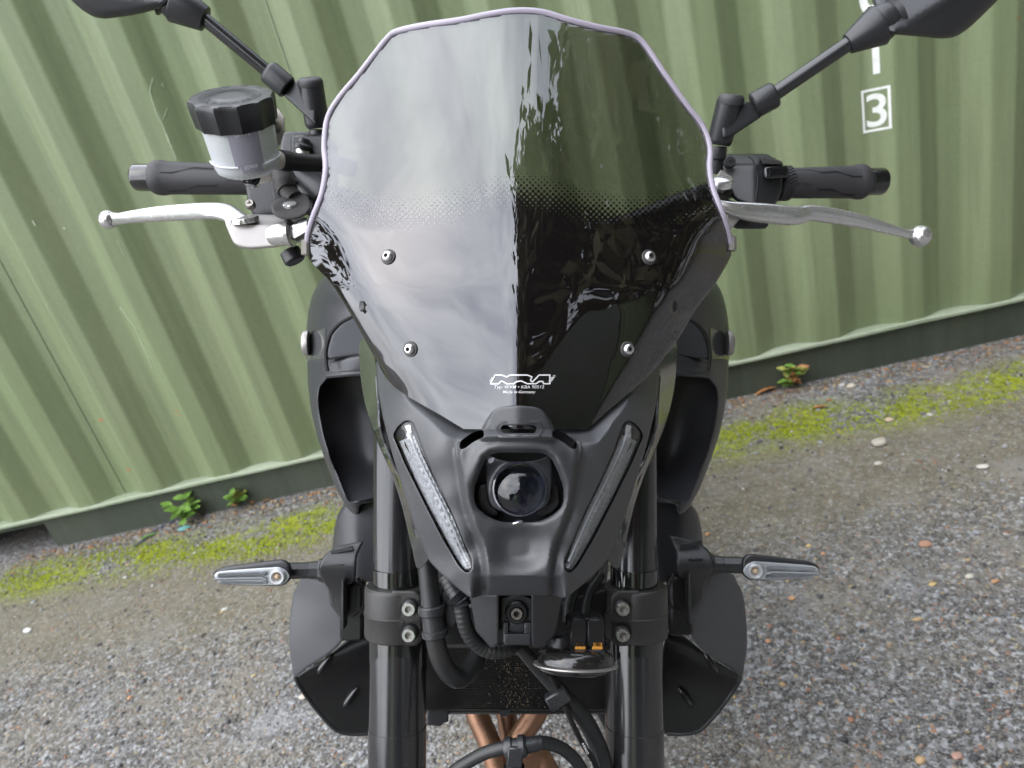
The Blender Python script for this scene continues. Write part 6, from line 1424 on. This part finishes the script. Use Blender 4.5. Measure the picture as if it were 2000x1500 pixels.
def door_end(o, ang, label):
    e = empty('shipping_container', o, label, 'container', rot=(0, 0, ang)); h, w, ln = 2.59, 2.44, 6.0
    mb = MB(); mb.box((w / 2, ln / 2, h / 2), (w / 2, 0, 0), (0, ln / 2, 0), (0, 0, h / 2)); mb.build('body_shell', M['wall'], e, smooth=False)
    for x in (.62, 1.82):
        mb = MB(); mb.box((x, -.02, h / 2), (.57, 0, 0), (0, .02, 0), (0, 0, h / 2 - .14), .01); d_ = mb.build('door', M['wall'], e, smooth=False)
        for k in (-.32, .32):
            mb = MB(); mb.tube([(x + k, -.07, .16), (x + k, -.07, h - .16)], .022, 10); mb.box((x + k, -.07, 1.1), (.05, 0, 0), (0, .02, 0), (0, 0, .09)); mb.build('lock_rod', M['steel'], d_)
    mb = MB(); mb.box((1.55, -.10, 1.25), (.11, 0, 0), (0, .05, 0), (0, 0, .30), .03); mb.build('lock_box', mat('orange_paint', (.55, .16, .04), .4), e)
    return e
door_end((1.2, -4.6, 0), math.pi - .55 + math.pi * 0, 'green container turned with its doors and orange lock box towards the yard')
box_container((9.5, -4.4, 0), math.pi - .25, 6.0, 'green container side-on behind the camera on the right of the yard')
box_container((-2.5, -13.5, 0), math.pi + .12, 12.0, 'long green container far across the yard to the left')

# ------------------------------------------------------------------ the person taking the picture (mirrored in the screen and the lamp)
M['skin'] = mat('skin', (.55, .36, .28), .5); M['jacket'] = mat('maroon_fleece', (.10, .025, .035), .8, bump=.3, bscale=300); M['trousers'] = mat('dark_trousers', (.03, .035, .05), .8, bump=.2, bscale=300)
M['hair'] = mat('brown_hair', (.06, .04, .025), .6, bump=.5, bscale=200); M['shoe'] = mat('dark_shoes', (.03, .03, .03), .5); M['eye'] = mat('eye', (.03, .03, .03), .1)
def skinned(name, verts, edges, radii, m_, parent, org, sub_=2):
    me = bpy.data.meshes.new(name); me.from_pydata([tuple(np.asarray(v) - org) for v in verts], edges, []); me.materials.append(m_)
    o = bpy.data.objects.new(name, me); COL.objects.link(o); o.parent = parent
    md = o.modifiers.new('skin', 'SKIN'); sv = me.skin_vertices[0].data
    for v, r in zip(sv, radii): v.radius = (r, r) if np.isscalar(r) else r
    sv[0].use_root = True; md.use_smooth_shade = True
    s_ = o.modifiers.new('sub', 'SUBSURF'); s_.levels = sub_; s_.render_levels = sub_
    return o
def chain(*groups):
    v, r, e = [], [], []; ids = {}
    for g in groups:
        last = None
        for it in g:
            if isinstance(it, str): last = ids[it]; continue
            (p, rr, *nm) = it; v.append(p); r.append(rr); k = len(v) - 1
            if nm: ids[nm[0]] = k
            if last is not None: e.append((last, k))
            last = k
    return v, e, r
po = np.array([0.0, -.72, 0.0])
pe = empty('person', po, 'person in maroon fleece holding up a phone in front of the motorcycle', 'person')
hands = []
for s in (-1, 1):
    w = (s * .105, -.16, 1.165)
    fing = [[('w%d' % s), ((s * (.088 - .004 * i), -.085, 1.215 - .021 * i), .0085), ((s * (.070 - .004 * i), -.040, 1.222 - .021 * i), .0080), ((s * (.046 - .003 * i), -.030, 1.220 - .021 * i), .0070)] for i in range(4)]
    thumb = ['w%d' % s, ((s * .092, -.120, 1.190), .0105), ((s * .074, -.078, 1.218), .0090), ((s * .056, -.070, 1.205), .0075)]
    hands.append((s, w, fing, thumb))
g = [[((0, -.74, .96), (.15, .11), 'pel'), ((0, -.73, 1.16), (.135, .10)), ((0, -.70, 1.34), (.15, .105), 'ch'), ((0, -.67, 1.47), (.055, .055), 'nk'), ((0, -.645, 1.545), (.058, .062)), ((0, -.63, 1.60), (.074, .088)), ((0, -.635, 1.665), (.076, .094)), ((0, -.65, 1.72), (.055, .065))]]
for s, w, fing, thumb in hands:
    g.append(['ch', ((s * .19, -.69, 1.40), .058), ((s * .25, -.53, 1.19), .043), ((s * .15, -.25, 1.160), .030), (w, (.032, .020), 'w%d' % s)]); g += fing + [thumb]
for s in (-1, 1): g.append(['pel', ((s * .095, -.74, .88), .085), ((s * .11, -.71, .50), .056), ((s * .12, -.74, .10), .040), ((s * .125, -.62, .04), .035)])
v, e, r = chain(*g); skinned('body', v, e, r, M['skin'], pe, po)
g = [[((0, -.74, .84), (.178, .135), 'pel'), ((0, -.74, .96), (.170, .130)), ((0, -.73, 1.16), (.155, .122)), ((0, -.70, 1.34), (.17, .125), 'ch'), ((0, -.675, 1.455), (.075, .072))]]
for s in (-1, 1): g.append(['ch', ((s * .195, -.69, 1.40), .074), ((s * .252, -.53, 1.19), .057), ((s * .150, -.25, 1.160), .042)])
v, e, r = chain(*g); skinned('jacket', v, e, r, M['jacket'], pe, po)
g = [[((0, -.74, .96), (.158, .118), 'pel'), ((0, -.74, .88), (.15, .115))]]
for s in (-1, 1): g.append(['pel', ((s * .095, -.74, .80), .098), ((s * .11, -.71, .50), .072), ((s * .12, -.74, .09), .060)])
v, e, r = chain(*g); skinned('trousers', v, e, r, M['trousers'], pe, po)
for s in (-1, 1):
    v, e, r = chain([((s * .12, -.76, .055), .050), ((s * .122, -.68, .045), .046), ((s * .126, -.56, .036), .036)]); skinned('shoe', v, e, r, M['shoe'], pe, po)
v, e, r = chain([((0, -.70, 1.60), (.070, .055)), ((0, -.685, 1.68), (.082, .085)), ((0, -.655, 1.735), (.070, .080)), ((0, -.60, 1.725), (.058, .040))]); skinned('hair', v, e, r, M['hair'], pe, po)
mb = MB(); mb.ball((0, -.545, 1.615), .014, 12, 8, (.8, 1, 1.3)); mb.build('nose', M['skin'], pe, po)
for s in (-1, 1):
    mb = MB(); mb.ball((s * .032, -.562, 1.640), .010, 12, 8); mb.build('eye', M['eye'], pe, po); mb = MB(); mb.ball((s * .080, -.64, 1.63), .026, 12, 8, (.35, .6, 1)); mb.build('ear', M['skin'], pe, po)
mb = MB(); mb.ball((0, -.553, 1.578), .018, 12, 8, (1.2, .4, .3)); mb.build('mouth', mat('lips', (.40, .18, .15), .4), pe, po)
pc_ = CAM + KD(0, -.030, -.002); mb = MB(); mb.box(pc_, KD(.080, 0, 0), KD(0, .0042, 0), KD(0, 0, .038), .003); ph = mb.build('phone', M['gloss'], None, pc_); ph.location = pc_; tag(ph, 'black phone held sideways in both hands of the person', 'phone')
